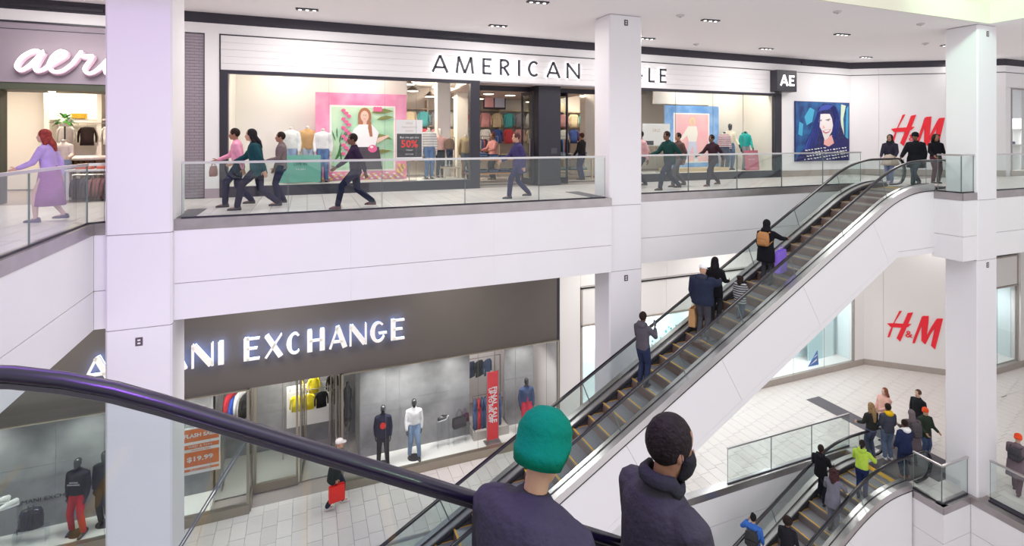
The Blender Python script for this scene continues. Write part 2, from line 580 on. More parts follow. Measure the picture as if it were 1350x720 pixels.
M0, M1 = (25.75, 13.0), (34, 13.0)
wseg('wall_right_lower', M0, M1, 0, .25, -3.5, -1.9, cw)
wseg('wall_right_lower', M0, M1, 0, .25, LOW, -3.51, cw, 0, .5)
wseg('wall_right_lower', M0, M1, -.1, .24, LOW, -1.91, cw, 3.35, 8)
wseg('baseboard_right', M0, M1, -.13, .02, LOW, LOW + .25, STEELD, .5, 8)
# backs of the rooms behind the fronts
struct(B('wall_back_far', -14, 34, 21.9, 22.1, -10, 5, cw))
struct(B('wall_back_far', -14, 34, 18.8, 19, LOW, -1.9, cw))
struct(B('wall_left_far', -14.2, -14, 4, 22, LOW, 5, W))
struct(B('wall_right_far', 34, 34.2, -4, 22, -17, 5, W))

# ------------------------------------------------------------------ glass railings
def railing(pts, z, label, h=1.06, n=None, ends=True):
    t = empty('glass_railing', (pts[0][0], pts[0][1], z), 0, label, 'railing')
    o = Vector((pts[0][0], pts[0][1], z))
    m = MB()
    P = [Vector((x, y, h)) - Vector((o.x, o.y, 0)) for x, y in pts]
    for a, b in zip(P[:-1], P[1:]):
        seg(m, (a.x, a.y), (b.x, b.y), -.03, .03, h - .035, h + .01)
    m.obj('top_rail', RAILM, t)
    for k, (a, b) in enumerate(zip(P[:-1], P[1:])):
        a2, b2 = (a.x, a.y), (b.x, b.y)
        L = math.dist(a2, b2); c = max(1, round(L / 1.95))
        for i in range(c):
            g = MB()
            s0, s1 = L * i / c + .006, L * (i + 1) / c - .006
            seg(g, a2, b2, -.007, .007, .01, h - .03, GLASS, s0 + .006, s1 - .006)
            seg(g, a2, b2, -.008, .008, .01, h - .03, EDGE, s0, s0 + .006)
            seg(g, a2, b2, -.008, .008, .01, h - .03, EDGE, s1 - .006, s1)
            g.obj('glass_panel', None, t)
        g = MB(); seg(g, a2, b2, -.018, .018, 0, .03)
        g.obj('base_channel', BLKF, t)
    return t
railing([(-2.2, 11.33), (7.02, 11.33)], 0, 'long glass railing before the large fashion shop, between left and middle columns')
railing([(8.25, 11.8), (17.2, 11.8)], 0, 'glass railing on the upper floor right of the middle column, behind the up escalator')
railing([(-3.58, 1.0), (-3.58, 11.15), (-3.36, 11.28)], 0, 'glass railing on the upper floor at far left, lit purple')
railing([(16.78, 9.3), (16.78, 8.72), (17.34, 8.72)], 0, 'short glass railing on the upper ledge left of the right column')
railing([(18.3, 8.8), (33, 8.8)], 0, 'glass railing on the upper floor right of the right column')
railing([(-7, 11.63), (8.9, 11.63)], LOW, 'glass railing on the lower floor showing low between the handrails near bottom centre')
railing([(11.3, 11.63), (16.4, 11.63)], LOW, 'glass railing on the lower floor behind the crowded lower escalator')
railing([(16.12, 9.55), (16.12, 8.83), (17.28, 8.83)], LOW, 'glass railing round the lower ledge left of the right column')
railing([(17.66, 8.5), (17.66, 1.0)], LOW, 'glass railing running down to the right of the right column on the lower floor')
# ------------------------------------------------------------------ escalators
SLOPE = 0.547
HR = mat('escalator_handrail', (0.012, 0.010, 0.016), 0.26, coat=0.35, spec=0.35)
HR3 = mat('glossy_handrail', (0.008, 0.005, 0.016), 0.28, spec=.5)
PLATE = mat('dark_landing_plate', (0.16, 0.14, 0.15), .45, .5)
DECK = mat('escalator_deck', (0.60, 0.57, 0.575), 0.28, 0.85)
SKIRT = mat('escalator_skirt', (0.10, 0.095, 0.11), 0.3, 0.5)
BRUSH = mat('skirt_brush', (0.015, 0.015, 0.018), 0.8)
TREAD = mat('step_tread', (0.36, 0.36, 0.39), 0.42, 0.5)
RISER = mat('step_riser', (0.26, 0.22, 0.22), 0.4, 0.5)
YEL = mat('yellow_step_edge', (0.78, 0.42, 0.03), 0.5)
CLAD = mat('white_cladding', (0.80, 0.785, 0.805), 0.5)

def profile(xt, zt, xb, zb, sgn, wt, wb, slope=SLOPE):
    "height of the step line at x; sgn = +1 when the stair climbs towards +x"
    def soft(t, w):
        if t < -w: return 0.0
        if t > w: return t
        return (t + w) ** 2 / (4 * w)
    def z(x):
        if sgn > 0:
            return zt - slope * soft(xt - x, wt) + slope * soft(xb - x, wb)
        return zt - slope * soft(x - xt, wt) + slope * soft(x - xb, wb)
    return z

def escalator(label, xt, zt, zb, y0, sgn, x_top_end, w_top=0.95, hr=0.86, low=1.67, cut=None, pans=1.7, pan_off=0.0, slope=SLOPE, riser=RISER, clad=True, hrw=0.05, hrm=HR, leanf=.8, rflat=.55, edge_r=.0065, gap=.006, floor_step=0.0):
    run = (zt - zb) / slope
    xb = xt - sgn * run
    Z = profile(xt, zt, xb, zb, sgn, w_top, 0.95, slope)
    x_bot_end = xb - sgn * 2.3
    if cut is not None:
        x_bot_end = cut
    t = empty('escalator', (x_top_end, y0 + .8, zt), 0, label, 'escalator')
    O = Vector(t.location)
    def X(a, b, step=0.22):
        n = max(2, int(abs(b - a) / step))
        return [a + (b - a) * i / n for i in range(n + 1)]
    def strip(name, ya, yb, ca, cb, m, xa=None, xb_=None, step=0.22, parent=None):
        xs = X(xa if xa is not None else x_bot_end, xb_ if xb_ is not None else x_top_end, step)
        mb = MB()
        mb.loft([[(x - O.x, y - O.y, Z(x) + c - O.z) for y, c in ((ya, ca), (yb, ca), (yb, cb), (ya, cb))] for x in xs])
        return mb.obj(name, m, parent or t)
    yn, yf = y0 + .16, y0 + 1.46
    # decks, skirts
    for side, (ya, yb) in (('n', (y0, yn - .012)), ('f', (yf + .012, y0 + 1.62))):
        strip('outer_deck', ya, yb, .02, .20, DECK)
        e = ya if side == 'n' else yb
        strip('trim_strip', e - .006, e + .006, -.005, .018, BLACK)
    for side, (ya, yb) in (('n', (yn + .012, y0 + .30)), ('f', (y0 + 1.32, yf - .012))):
        strip('inner_deck', ya, yb, .13, .18, DECK)
        s = y0 + .30 if side == 'n' else y0 + 1.31
        strip('skirt_panel', s, s + .01, -.25, .15, SKIRT)
        b0 = s + .01 if side == 'n' else s - .035
        strip('skirt_brush', b0, b0 + .035, .06, .10, BRUSH)
    strip('glass_clamp', yn - .012, yn + .012, .10, .215, BLACK)
    strip('glass_clamp', yf - .012, yf + .012, .10, .215, BLACK)
    # newel: where the handrail turns at each end
    for yc in (yn, yf):
        pts = []
        e1 = x_top_end + sgn * .75
        e0 = x_bot_end - sgn * .75
        hh = (hr - .06) / 2
        def turn(ex, zc, dirx):
            out = []
            for k in range(0, 9):
                a = math.pi / 2 - math.pi * k / 8
                out.append((ex + dirx * hh * math.cos(a) * .85, zc + .06 + hh + hh * math.sin(a)))
            return out
        ctop = turn(e1, zt, sgn); cbot = turn(e0, zb, -sgn)
        xs = X(e0, e1, .12)
        line = [(x, Z(x) + hr) for x in xs]
        full = (list(reversed(cbot)) if cut is None else []) + line[1:-1] + ctop
        full += [(e1 - sgn * .35, ctop[-1][1] - .0)]
        mb = MB()
        rr = hrw
        pts = [Vector((x - O.x, yc - O.y, z - O.z)) for x, z in full]
        mb.tube(pts, rr, 12, None, flat=rflat, up=(0, 0, 1))
        mb.obj('handrail', hrm, t, smooth=True)
        # steel rail under the belt
        mb = MB()
        mb.tube([p - Vector((0, 0, .030)) for p in pts[(9 if cut is None else 0):-11]], .014, 6)
        mb.obj('rail_profile', SKIRT, t)
        # glass panes with joints square to the slope
        n = max(1, int(abs(e1 - e0) / pans))
        edges = [x_top_end - sgn * (pan_off + i * pans) for i in range(n + 1)]
        edges = [e1 + sgn * hh * .75] + edges + [e0 - sgn * hh * .5]
        for a, b in zip(edges[:-1], edges[1:]):
            if (b - a) * sgn > -.05:
                continue
            a_, b_ = a - sgn * gap, b + sgn * gap
            lim = lambda x: min(max(x, min(x_top_end + 1.2 * 1, e1 + hh)), 99)
            xs2 = X(a_, b_, .18)
            def lean(x):
                s = (Z(x + .05) - Z(x - .05)) / .1
                return s
            rows = []
            for x in xs2:
                s = lean(x)
                h0, h1 = .20, hr - .03
                # top of the pane leans back square to the slope
                dx = -s * (h1 - h0) * leanf / (1 + s * s)
                if abs(x - a_) > .01 and abs(x - b_) > .01 or True:
                    xt_ = x + dx
                rows.append(((x, Z(x) + h0), (xt_, Z(xt_) + h1)))
            g = MB()
            g.loft([[(p0[0] - O.x, yc - .006 - O.y, p0[1] - O.z), (p0[0] - O.x, yc + .006 - O.y, p0[1] - O.z),
                     (p1[0] - O.x, yc + .006 - O.y, p1[1] - O.z), (p1[0] - O.x, yc - .006 - O.y, p1[1] - O.z)] for p0, p1 in rows], m=EGLASS)
            for (p0, p1) in (rows[0], rows[-1]):
                g.tube([(p0[0] - O.x, yc - O.y, p0[1] - O.z), (p1[0] - O.x, yc - O.y, p1[1] - O.z)], edge_r, 4, EDGE)
            g.obj('glass_panel', None, t)
    # steps
    TD = 0.405
    sm = MB()
    yw0, yw1 = y0 + .315, y0 + 1.305
    zr = slope * TD
    cx = (yw0 + yw1) / 2
    hw = (yw1 - yw0) / 2
    sm.box(-TD / 2, TD / 2, -hw, hw, -.03, 0, TREAD)
    e = -sgn * TD / 2
    ea, eb = (e, e + .012) if e < 0 else (e - .012, e)
    sm.box(ea, eb, -hw, hw, -zr - .04, -.03, riser)
    k = -.5
    for i in range(24):      # cleats of the tread
        yy = -hw + (i + .5) * 2 * hw / 24
        sm.box(-TD / 2, TD / 2, yy - .012, yy + .012, 0, .006, TREAD)
    for i in range(16):      # ribs of the riser
        yy = -hw + (i + .5) * 2 * hw / 16
        sm.box(ea - .004, eb + .004, yy - .014, yy + .014, -zr - .04, -.03, riser)
    sme = sm.mesh('step')
    em = MB()
    ee = e + sgn * .004
    em.box(min(ee, ee + sgn * .04), max(ee, ee + sgn * .04), -hw, hw, .004, .009)
    em.box(-TD / 2, TD / 2, hw - .02, hw, .004, .009)
    eme = em.mesh('yellow_edge', YEL)
    a, b = sorted((x_bot_end, x_top_end))
    n = int((b - a) / TD)
    for i in range(n):
        x = a + (i + .5) * TD
        st = bpy.data.objects.new('step', sme); COL.objects.link(st); st.parent = t
        st.location = (x - O.x, cx - O.y, Z(x) - O.z - .0)
        ye = bpy.data.objects.new('yellow_edge', eme); COL.objects.link(ye); ye.parent = st
    # landing and comb plates
    for (xa, xb_, zz, ok) in ((x_top_end, x_top_end + sgn * 1.3, zt, True), (x_bot_end, x_bot_end - sgn * 1.3, zb, cut is None)):
        if not ok: continue
        mb = MB(); l, r_ = sorted((xa, xb_))
        mb.box(l - O.x, r_ - O.x, y0 + .3 - O.y, y0 + 1.32 - O.y, zz - .05 - O.z, zz + .012 - O.z)
        mb.obj('landing_plate', PLATE, t)
        c = MB()
        d = sgn if zz == zt else -sgn
        l, r_ = sorted((xa - d * .18, xa))
        c.box(l - O.x, r_ - O.x, y0 + .32 - O.y, y0 + 1.30 - O.y, zz + .002 - O.z, zz + .02 - O.z)
        c.obj('comb_plate', YEL, t)
    # outside cladding in panels, and the soffit
    if clad:
        XE = x_top_end
        pl = 2.6
        xa, xe = sorted((x_bot_end, XE))
        k = int((xe - xa) / pl) + 1
        xk = xt - sgn * .35      # where the flat soffit starts to slope
        Zl = lambda x: max(Z(x) - low - .1, (zt - 1.78) if (x - xk) * sgn > 0 else (zt - 1.78 - slope * abs(xk - x)))
        for yy, th in ((y0 + .015, .03), (y0 + 1.575, .03)):
            for i in range(k):
                p0 = xe - (i + 1) * pl + .006
                p1 = xe - i * pl
                p0 = max(p0, xa)
                if p1 <= p0: continue
                xs = X(p0, p1, .2)
                xs = sorted(set(xs + ([xk] if p0 < xk < p1 else [])))
                mb = MB()
                nx = len(xs)
                def sk(x, top):    # panel joints lean square to the slope
                    return x
                sl = lambda x: .62 * sgn * max(0.0, min(1.0, abs(Z(x + .05) - Z(x - .05)) / .1 / slope)) if x > xa + 1.5 or sgn < 0 else .62 * sgn
                cl = lambda x: min(max(x, xa), xe)
                dx_ = [cl(x + sl(x)) if abs(x - XE) > .01 else x for x in xs]
                up = [(x, Z(x) - .008) for x in xs]; dn = [(x, Zl(x) + .17) for x in dx_]
                rows = [[(u[0] - O.x, yy - O.y, u[1] - O.z), (u[0] - O.x, yy + th - O.y, u[1] - O.z),
                         (d[0] - O.x, yy + th - O.y, d[1] - O.z), (d[0] - O.x, yy - O.y, d[1] - O.z)] for u, d in zip(up, dn)]
                mb.loft(rows)
                mb.obj('cladding_panel', CLAD, t)
                mb = MB()
                rows = [[(x - O.x, yy + .006 - O.y, Zl(x) + .16 - O.z), (x - O.x, yy + .024 - O.y, Zl(x) + .16 - O.z),
                         (x - O.x, yy + .024 - O.y, Zl(x) - O.z), (x - O.x, yy + .006 - O.y, Zl(x) - O.z)] for x in sorted(set(dx_ + ([xk] if dx_[0] < xk < dx_[-1] else [])))]
                mb.loft(rows)
                mb.obj('lower_edge_strip', CLAD, t)
        mb = MB()
        xs = X(xa, xe, .25) + [xk]; xs = sorted(set(xs))
        mb.loft([[(x - O.x, y0 + .03 - O.y, Zl(x) + .02 - O.z), (x - O.x, y0 + 1.59 - O.y, Zl(x) + .02 - O.z),
                  (x - O.x, y0 + 1.59 - O.y, Zl(x) - O.z), (x - O.x, y0 + .03 - O.y, Zl(x) - O.z)] for x in xs])
        mb.obj('soffit_panel', CLAD, t)
    return t, Z

ORI = mat('step_riser_reflection', (0.30, 0.20, 0.165), 0.45, 0.4)  # orange-brown reflection on the risers put into their colour
esc1, Z1 = escalator('long white up escalator crossing the atrium, carrying people to the upper floor',
                     15.45, 0.0, LOW, 9.33, 1, 16.7, hr=.87, pans=1.72, pan_off=.1, riser=ORI)
esc2, Z2 = escalator('crowded escalator at lower right below the right column, ending on the lower floor',
                     14.6, LOW, LOW * 2 + .2, 9.48, 1, 15.98, hr=.87, cut=5.0, pans=1.72, pan_off=.1)
esc3, Z3 = escalator('nearest escalator with glossy purple-lit handrail sweeping down from the left edge',
                     -.76, 0.0, LOW, .43, -1, -1.6, w_top=.32, hr=.87, pans=1.55, pan_off=1.12, slope=.548, hrw=.031, edge_r=.0024, gap=.003, hrm=HR3, leanf=1.15, rflat=.68)
# ------------------------------------------------------------------ letters built from strokes
def ribbon(pts, w, closed=False):
    "outline of a stroke of width w (a number or one per point) along pts"
    n = len(pts)
    ws = w if isinstance(w, (list, tuple)) else [w] * n
    L, Rr = [], []
    for i, p in enumerate(pts):
        a = Vector(pts[i - 1]) if i > 0 else None
        b = Vector(pts[i + 1]) if i < n - 1 else None
        p = Vector(p)
        d1 = (p - a).normalized() if a else (b - p).normalized()
        d2 = (b - p).normalized() if b else d1
        t = (d1 + d2).normalized()
        nn = Vector((-t.y, t.x))
        k = 1 / max(.35, nn.dot(Vector((-d1.y, d1.x))))
        L.append(p + nn * ws[i] / 2 * k); Rr.append(p - nn * ws[i] / 2 * k)
    return L, Rr
def arc(cx, cy, rx, ry, a0, a1, n=14):
    return [(cx + rx * math.cos(R(a0 + (a1 - a0) * i / n)), cy + ry * math.sin(R(a0 + (a1 - a0) * i / n))) for i in range(n + 1)]
def glyph(ch, w, h, t, k=1.0):
    "strokes (points, width) in a w x h box; k = width of the thin strokes over the thick ones"
    T, q = t, t * k
    a = t / 2
    G = {
        'A': [([(0 + a * .6, 0), (w / 2, h)], q), ([(w / 2, h), (w - a * .6, 0)], T), ([(w * .2, h * .3), (w * .8, h * .3)], q)],
        'M': [([(a, 0), (w * .16 + a * .2, h)], q), ([(w * .16 + a * .2, h), (w / 2, h * .02)], T), ([(w / 2, h * .02), (w * .84 - a * .2, h)], q), ([(w * .84 - a * .2, h), (w - a, 0)], T)],
        'E': [([(a, 0), (a, h)], T), ([(a, h - q / 2), (w, h - q / 2)], q), ([(a, h * .52), (w * .86, h * .52)], q), ([(a, q / 2), (w, q / 2)], q)],
        'L': [([(a, 0), (a, h)], T), ([(a, q / 2), (w, q / 2)], q)],
        'I': [([(w / 2, 0), (w / 2, h)], T)],
        'H': [([(a, 0), (a, h)], T), ([(w - a, 0), (w - a, h)], T), ([(a, h * .5), (w - a, h * .5)], q)],
        'N': [([(q / 2, 0), (q / 2, h)], q), ([(a * .8, h - a * .4), (w - a * .8, a * .4)], T), ([(w - q / 2, 0), (w - q / 2, h)], q)],
        'X': [([(a, h), (w - a, 0)], T), ([(a * .6, 0), (w - a * .8, h)], q)],
        'C': [(arc(w / 2 + a * .3, h / 2, w / 2 - a, h / 2 - q / 2, 48, 312), None)],
        'G': [(arc(w / 2, h / 2, w / 2 - a, h / 2 - q / 2, 48, 332), None), ([(w * .52, h * .43), (w, h * .43)], q)],
        'R': [([(a, 0), (a, h)], T), ([(a, h - q / 2), (w * .5, h - q / 2)] + arc(w * .5, h * .735, w * .36, h * .265 - q / 2, 80, -80, 8) + [(w * .5, h * .47), (a, h * .47)], q), ([(w * .45, h * .47), (w - a * .6, 0)], T)],
    }
    out = []
    for pts, wd in G[ch]:
        if wd is None:
            wd = [q + (T - q) * max(0, -math.cos(math.atan2(p[1] - h / 2, p[0] - w / 2))) for p in pts]
        out.append((pts, wd))
    return out
def letter(ch, w, h, t, k, y0, y1, m, grow=0.0):
    mb = MB()
    for pts, wd in glyph(ch, w, h, t, k):
        wd = [x + grow for x in wd] if isinstance(wd, list) else wd + grow
        L, Rr = ribbon(pts, wd)
        mb.loft([[(l.x, y0, l.y), (r.x, y0, r.y), (r.x, y1, r.y), (l.x, y1, l.y)] for l, r in zip(L, Rr)], m=m)
    return mb
def sign(label, chars, y, z, h, t, k, face, halo, dep, back, spans):
    x0 = spans[0][0]
    s = empty('shop_sign', (x0, y, z), 0, label, 'sign')
    for ch, (a, b) in zip(chars, spans):
        mb = letter(ch, b - a, h, t, k, -dep, -dep + back, None)
        L = mb.obj('letter', face, s, loc=(a - x0, 0, 0))
        hb = letter(ch, b - a, h, t, k, -dep + back, -.012, None, grow=-.038)
        hb.obj('halo_light', halo, L)
    return s
LETB = mat('dark_letter_face', (0.045, 0.045, 0.06), 0.4)
HALO = mat('white_halo_light', (1, 1, 1), emit=7.0)
HALOB = mat('blue_halo_light', (0.55, 0.68, 1.0), emit=4.5, ecol=(0.36, 0.5, 1.0))
LETW = mat('pale_letter_face', (0.86, 0.83, 0.80), 0.4, emit=.15, ecol=(1, .97, .95))
YS = 14.96
sp = [(3.38, 3.87), (4.09, 4.67), (4.93, 5.22), (5.49, 5.81), (6.07, 6.19), (6.42, 6.83), (7.07, 7.56), (7.79, 8.28),
      (9.05, 9.34), (9.56, 10.05), (10.26, 10.72), (10.96, 11.22), (11.43, 11.72)]
sign('dark halo-lit shop sign in thin capitals along the white lath fascia', 'AMERICANEAGLE', YS, 3.45, .50, .075, .95, LETB, HALO, .07, .03, sp)
sp = [(-5.05, -4.50), (-4.4, -3.95), (-3.85, -3.45), (-3.40, -2.86), (-2.77, -2.27), (-2.17, -2.03),
      (-1.57, -1.19), (-1.08, -.60), (-.55, -.12), (0, .46), (.56, 1.04), (1.12, 1.60), (1.69, 2.17), (2.28, 2.68)]
ar = 'ARMANIEXCHANGE'
sp[0] = (-5.07, -4.45); sp[1] = (-4.36, -4.06); sp[2] = (-3.98, -3.52); sp[3] = (-3.45, -2.88)
sign('large white shop sign with blue halo light on the grey band of the lower shop', ar, YA - .06, -4.42, .60, .135, .42, LETW, HALOB, .14, .05, sp)

# black cube sign at the right end of the fashion shop front
t = empty('projecting_sign', (16.66, 14.62, 3.32), 0, 'black box sign with white initials at the right end of the fashion shop', 'sign')
B('box', 0, 1.02, 0, .34, 0, .82, BLKF, t, .01)
LW = mat('lit_white_letter', (1, 1, 1), emit=1.6)
mb = letter('A', .40, .40, .085, .8, -.02, -.002, None); mb.obj('letter', LW, t, loc=(.14, 0, .22))
mb = letter('E', .27, .40, .085, .8, -.02, -.002, None); mb.obj('letter', LW, t, loc=(.60, 0, .22))

# red brush-script sign, twice
RED = mat('red_sign_paint', (0.85, 0.012, 0.03), 0.5)
def px(pts):     # strokes drawn in a 528 x 340 unit box, to metres
    return [((x - 185) / 528 * 1.97, (545 - y) / 340 * 1.50) for x, y in pts]
HM = [[(303, 212), (326, 208), (252, 335), (208, 478), (190, 482), (200, 440), (228, 375)],
      [(385, 222), (433, 212), (372, 365), (310, 510), (277, 482), (335, 345)],
      [(185, 346), (240, 338), (340, 332), (418, 326), (385, 358), (335, 372), (218, 378)],
      [(520, 242), (545, 232), (552, 250), (515, 330), (450, 508), (431, 512), (436, 480)],
      [(530, 236), (582, 230), (578, 300), (562, 430), (566, 470), (545, 508), (513, 476), (516, 350)],
      [(552, 505), (556, 440), (610, 330), (655, 252), (690, 243), (672, 290), (600, 400)],
      [(662, 247), (713, 242), (690, 340), (640, 546), (604, 515), (632, 380)]]
def hm(label, p, q, s0, z0, sc=1.0):
    d = Vector((q[0] - p[0], q[1] - p[1])).normalized()
    o = Vector(p) + d * s0
    a = math.atan2(d.y, d.x)
    t = empty('shop_sign', (o.x, o.y, z0), a, label, 'sign')
    for grp in (HM[:3], HM[3:]):
        mb = MB()
        for k, st in enumerate(grp):
            mb.prism([(x * sc, z * sc) for x, z in px(st)], -.035 - .0006 * k, -.004, 'y')
        mb.obj('letter', RED, t)
    me = text_mesh('&', .42 * sc, RED, .03)
    me.transform(Matrix.Rotation(R(90), 4, 'X'))
    link('ampersand', me, t, loc=(.78 * sc, -.02, .50 * sc))
    return t
hm('red brush-lettered sign on the lower wall, left of the right column', L0, L1, .86, -7.45, 1.0)
hm('red brush-lettered sign on the upper wall, partly behind the right column', D0, D1, 1.50, 1.05, .98)

# script neon of the lingerie shop: round tube letters on raised backing
NEON = mat('warm_white_neon', (1, 0.93, 0.88), emit=5.0, ecol=(1, .90, .84))
def bez(pts, n=6):
    P = [Vector(p) for p in pts]; out = []
    Q = [P[0] * 2 - P[1]] + P + [P[-1] * 2 - P[-2]]
    for i in range(1, len(Q) - 2):
        a, b, c, d = Q[i - 1:i + 3]
        for k in range(n):
            t = k / n
            out.append(.5 * ((2 * b) + (c - a) * t + (2 * a - 5 * b + 4 * c - d) * t * t + (3 * b - a - 3 * c + d) * t ** 3))
    out.append(P[-1])
    return out
# drawn in a box: x 0..3.1, z 0..0.55 metres
AER = {'a': [(.50, .40), (.36, .48), (.14, .34), (.02, .12), (.10, .02), (.26, .14), (.42, .36), (.50, .46), (.36, .14), (.38, .02), (.50, .06), (.62, .18)],
       'e': [(.62, .18), (.84, .34), (.92, .46), (.80, .49), (.66, .34), (.60, .14), (.68, .02), (.84, .04), (1.02, .20)],
       'r': [(1.02, .20), (1.16, .44), (1.20, .50), (1.22, .40), (1.40, .42), (1.38, .34), (1.26, .12), (1.32, .01), (1.46, .06), (1.60, .22)],
       'i': [(1.60, .22), (1.76, .44), (1.66, .18), (1.66, .04), (1.78, .02), (1.92, .16)],
       'e2': [(1.92, .16), (2.14, .34), (2.22, .46), (2.10, .49), (1.96, .34), (1.90, .14), (1.98, .02), (2.14, .04), (2.34, .20)]}
t = empty('shop_sign', (-6.07, YS, 3.02), 0, 'glowing white script neon sign on the mauve fascia at upper left', 'sign')
for k, pts in AER.items():
    mb = MB(); mb.tube([(p.x, -.13, p.y) for p in bez([(a, b) for a, b in pts])], .031, 7, round_ends=True)
    l = mb.obj('letter', NEON, t, smooth=True)
    mb = MB(); mb.tube([(p.x, -.045, p.y - .03) for p in bez([(a, b) for a, b in pts])], .062, 6)
    mb.obj('letter_backing', mat('mauve_backing', (0.46, 0.33, 0.42), .6), l)
mb = MB(); mb.tube([(1.86, -.15, .60), (1.86, .02, .60)], .045, 8); mb.obj('dot', NEON, t, smooth=True)
ORD = ['first', 'second', 'third', 'fourth', 'fifth', 'sixth', 'seventh', 'eighth', 'ninth', 'tenth', 'eleventh', 'twelfth', 'thirteenth', 'fourteenth', 'fifteenth', 'sixteenth', 'seventeenth', 'eighteenth', 'nineteenth', 'twentieth']
# ------------------------------------------------------------------ upper fashion shop front
TAUPE = mat('mauve_brick', (0.30, 0.255, 0.30), 0.7)
# grey brick pilaster: courses laid one by one
pl = struct(B('wall_pilaster', -2.84, -2.42, YF + .02, YF + .3, 0, 4.16, GAP))
bm_ = MB(); bm_.box(0, .205, -.012, .03, 0, .068)
bme = bm_.mesh('brick', TAUPE)
for j in range(55):
    for i in range(-1, 3):
        x = -2.84 + i * .21 + (.105 if j % 2 else 0)
        a, b = max(x, -2.84), min(x + .2055, -2.42)
        if b - a < .03: continue
        o = bpy.data.objects.new('brick', bme); COL.objects.link(o); o.parent = pl
        o.location = (a, YF + .02 - .002 * ((i * 3 + j * 5) % 3), .02 + j * .075)
        o.scale = ((b - a) / .205, 1, 1)
struct(B('trim_9', -2.42, -2.39, YF - .02, YF + .02, 0, 4.16, BLKF))
struct(B('wall_back_upper', -2.40, -2.075, YF - .03, YF + .25, 0, 4.17, W))
struct(B('trim_9', -3.2, -2.84, YF - .02, YF + .2, 0, 4.17, W))
struct(B('baseboard_back', -2.40, -2.075, YF - .05, YF - .03, 0, .24, mat('mauve_base', (.42, .33, .38), .6)))

# lath fascia over the windows
fa = struct(B('wall_shop_fascia', -2.05, 16.92, YF + .0, YF + .3, 3.22, 4.16, SEAM))
n = 5; zz = [3.25 + .178 * i for i in range(n + 1)]
for i in range(n):
    for a, b in ((-2.045, 4.2), (4.202, 10.6), (10.602, 16.915)):
        B('lath', a, b, YF - .03 - .004 * (i % 2), YF + .01, zz[i] + .003, zz[i + 1] - .001, pink, fa)
struct(B('trim_10', -2.075, 16.93, YF - .045, YF + .02, 4.145, 4.17, BLKF))
struct(B('trim_10', -2.075, -2.05, YF - .045, YF + .02, 3.2, 4.145, BLKF))
# black window frames
def frame_box(x0, x1, z0=0, z1=3.25, y0=YF - .05, y1=YF + .12, name='window_frame', parent=None):
    o = B(name, x0, x1, y0, y1, z0, z1, BLKF, parent)
    return o
def shop_window(nm, x0, x1, mull, zb=.27, zt=3.17, lw=.19, rw=.29, y=YF):
    f = MB()
    f.box(x0, x0 + lw, y - .05, y + .12, 0, zt + .09)
    f.box(x1 - rw, x1, y - .05, y + .12, 0, zt + .09)
    f.box(x0 + lw, x1 - rw, y - .05, y + .12, 0, zb)
    f.box(x0 + lw, x1 - rw, y - .05, y + .12, zt, zt + .09)
    o = struct(f.obj(nm, BLKF))
    xs = [x0 + lw] + mull + [x1 - rw]
    for a, b in zip(xs[:-1], xs[1:]):
        g = MB(); g.box(a + .005, b - .005, y, y + .012, zb, zt, SGLASS)
        g.box(b - .005, b - .001, y - .002, y + .014, zb, zt, EDGE)
        g.obj('pane', None, o)
    return o
shop_window('window_1', -2.07, 4.87, [.55, 2.05, 2.95])
shop_window('window_2', 10.2, 17.26, [12.2, 13.9, 15.35], lw=.2, rw=.32)
# entrance: set back 1 m, soffit, pillar, headers
struct(B('ceiling_entrance', 4.87, 10.2, YF + .02, 21.8, 3.24, 3.30, mat('sand_soffit', (.62, .50, .45), .6)))
struct(B('door_1', 4.9, 10.2, 16.0, 16.12, 3.08, 3.24, BLKF))
t = empty('display_pillar', (7.36, 15.6, 0), 0, 'matt black pillar in the middle of the shop entrance', 'pillar')
B('shaft', -.40, .40, -.35, .45, 0, 3.24, BLKF, t, .01)
B('plinth', -.415, .415, -.365, .46, 0, .12, GAP, t, .005)
B('signal_plate', .05, .26, -.356, -.35, 1.02, 1.2, mat('dark_plate', (.06, .06, .07), .3), t)
def glass_door(x, y, ang, label, w=.9):
    t = empty('shop_door', (x, y, 0), R(ang), label, 'door')
    mb = MB()
    mb.box(0, .07, -.02, .02, 0, 3.05); mb.box(w - .07, w, -.02, .02, 0, 3.05); mb.box(.07, w - .07, -.02, .02, 0, .2); mb.box(.07, w - .07, -.02, .02, 2.93, 3.05)
    mb.obj('door_frame', BLKF, t)
    g = MB(); g.box(.07, w - .07, -.006, .006, .2, 2.93); g.obj('pane', EGLASS, t)
    h = MB(); h.tube([(w - .12, -.06, .9), (w - .12, -.06, 1.5)], .015, 8, round_ends=True); h.obj('door_handle', STEEL, t)
    return t
glass_door(4.95, 15.25, 84, 'open glass shop door folded back at the left side of the entrance')
glass_door(6.72, 16.1, -80, 'glass shop door folded against the left side of the black pillar', .7)
glass_door(7.88, 15.95, -70, 'narrow glass shop door on the right side of the black pillar', .6)

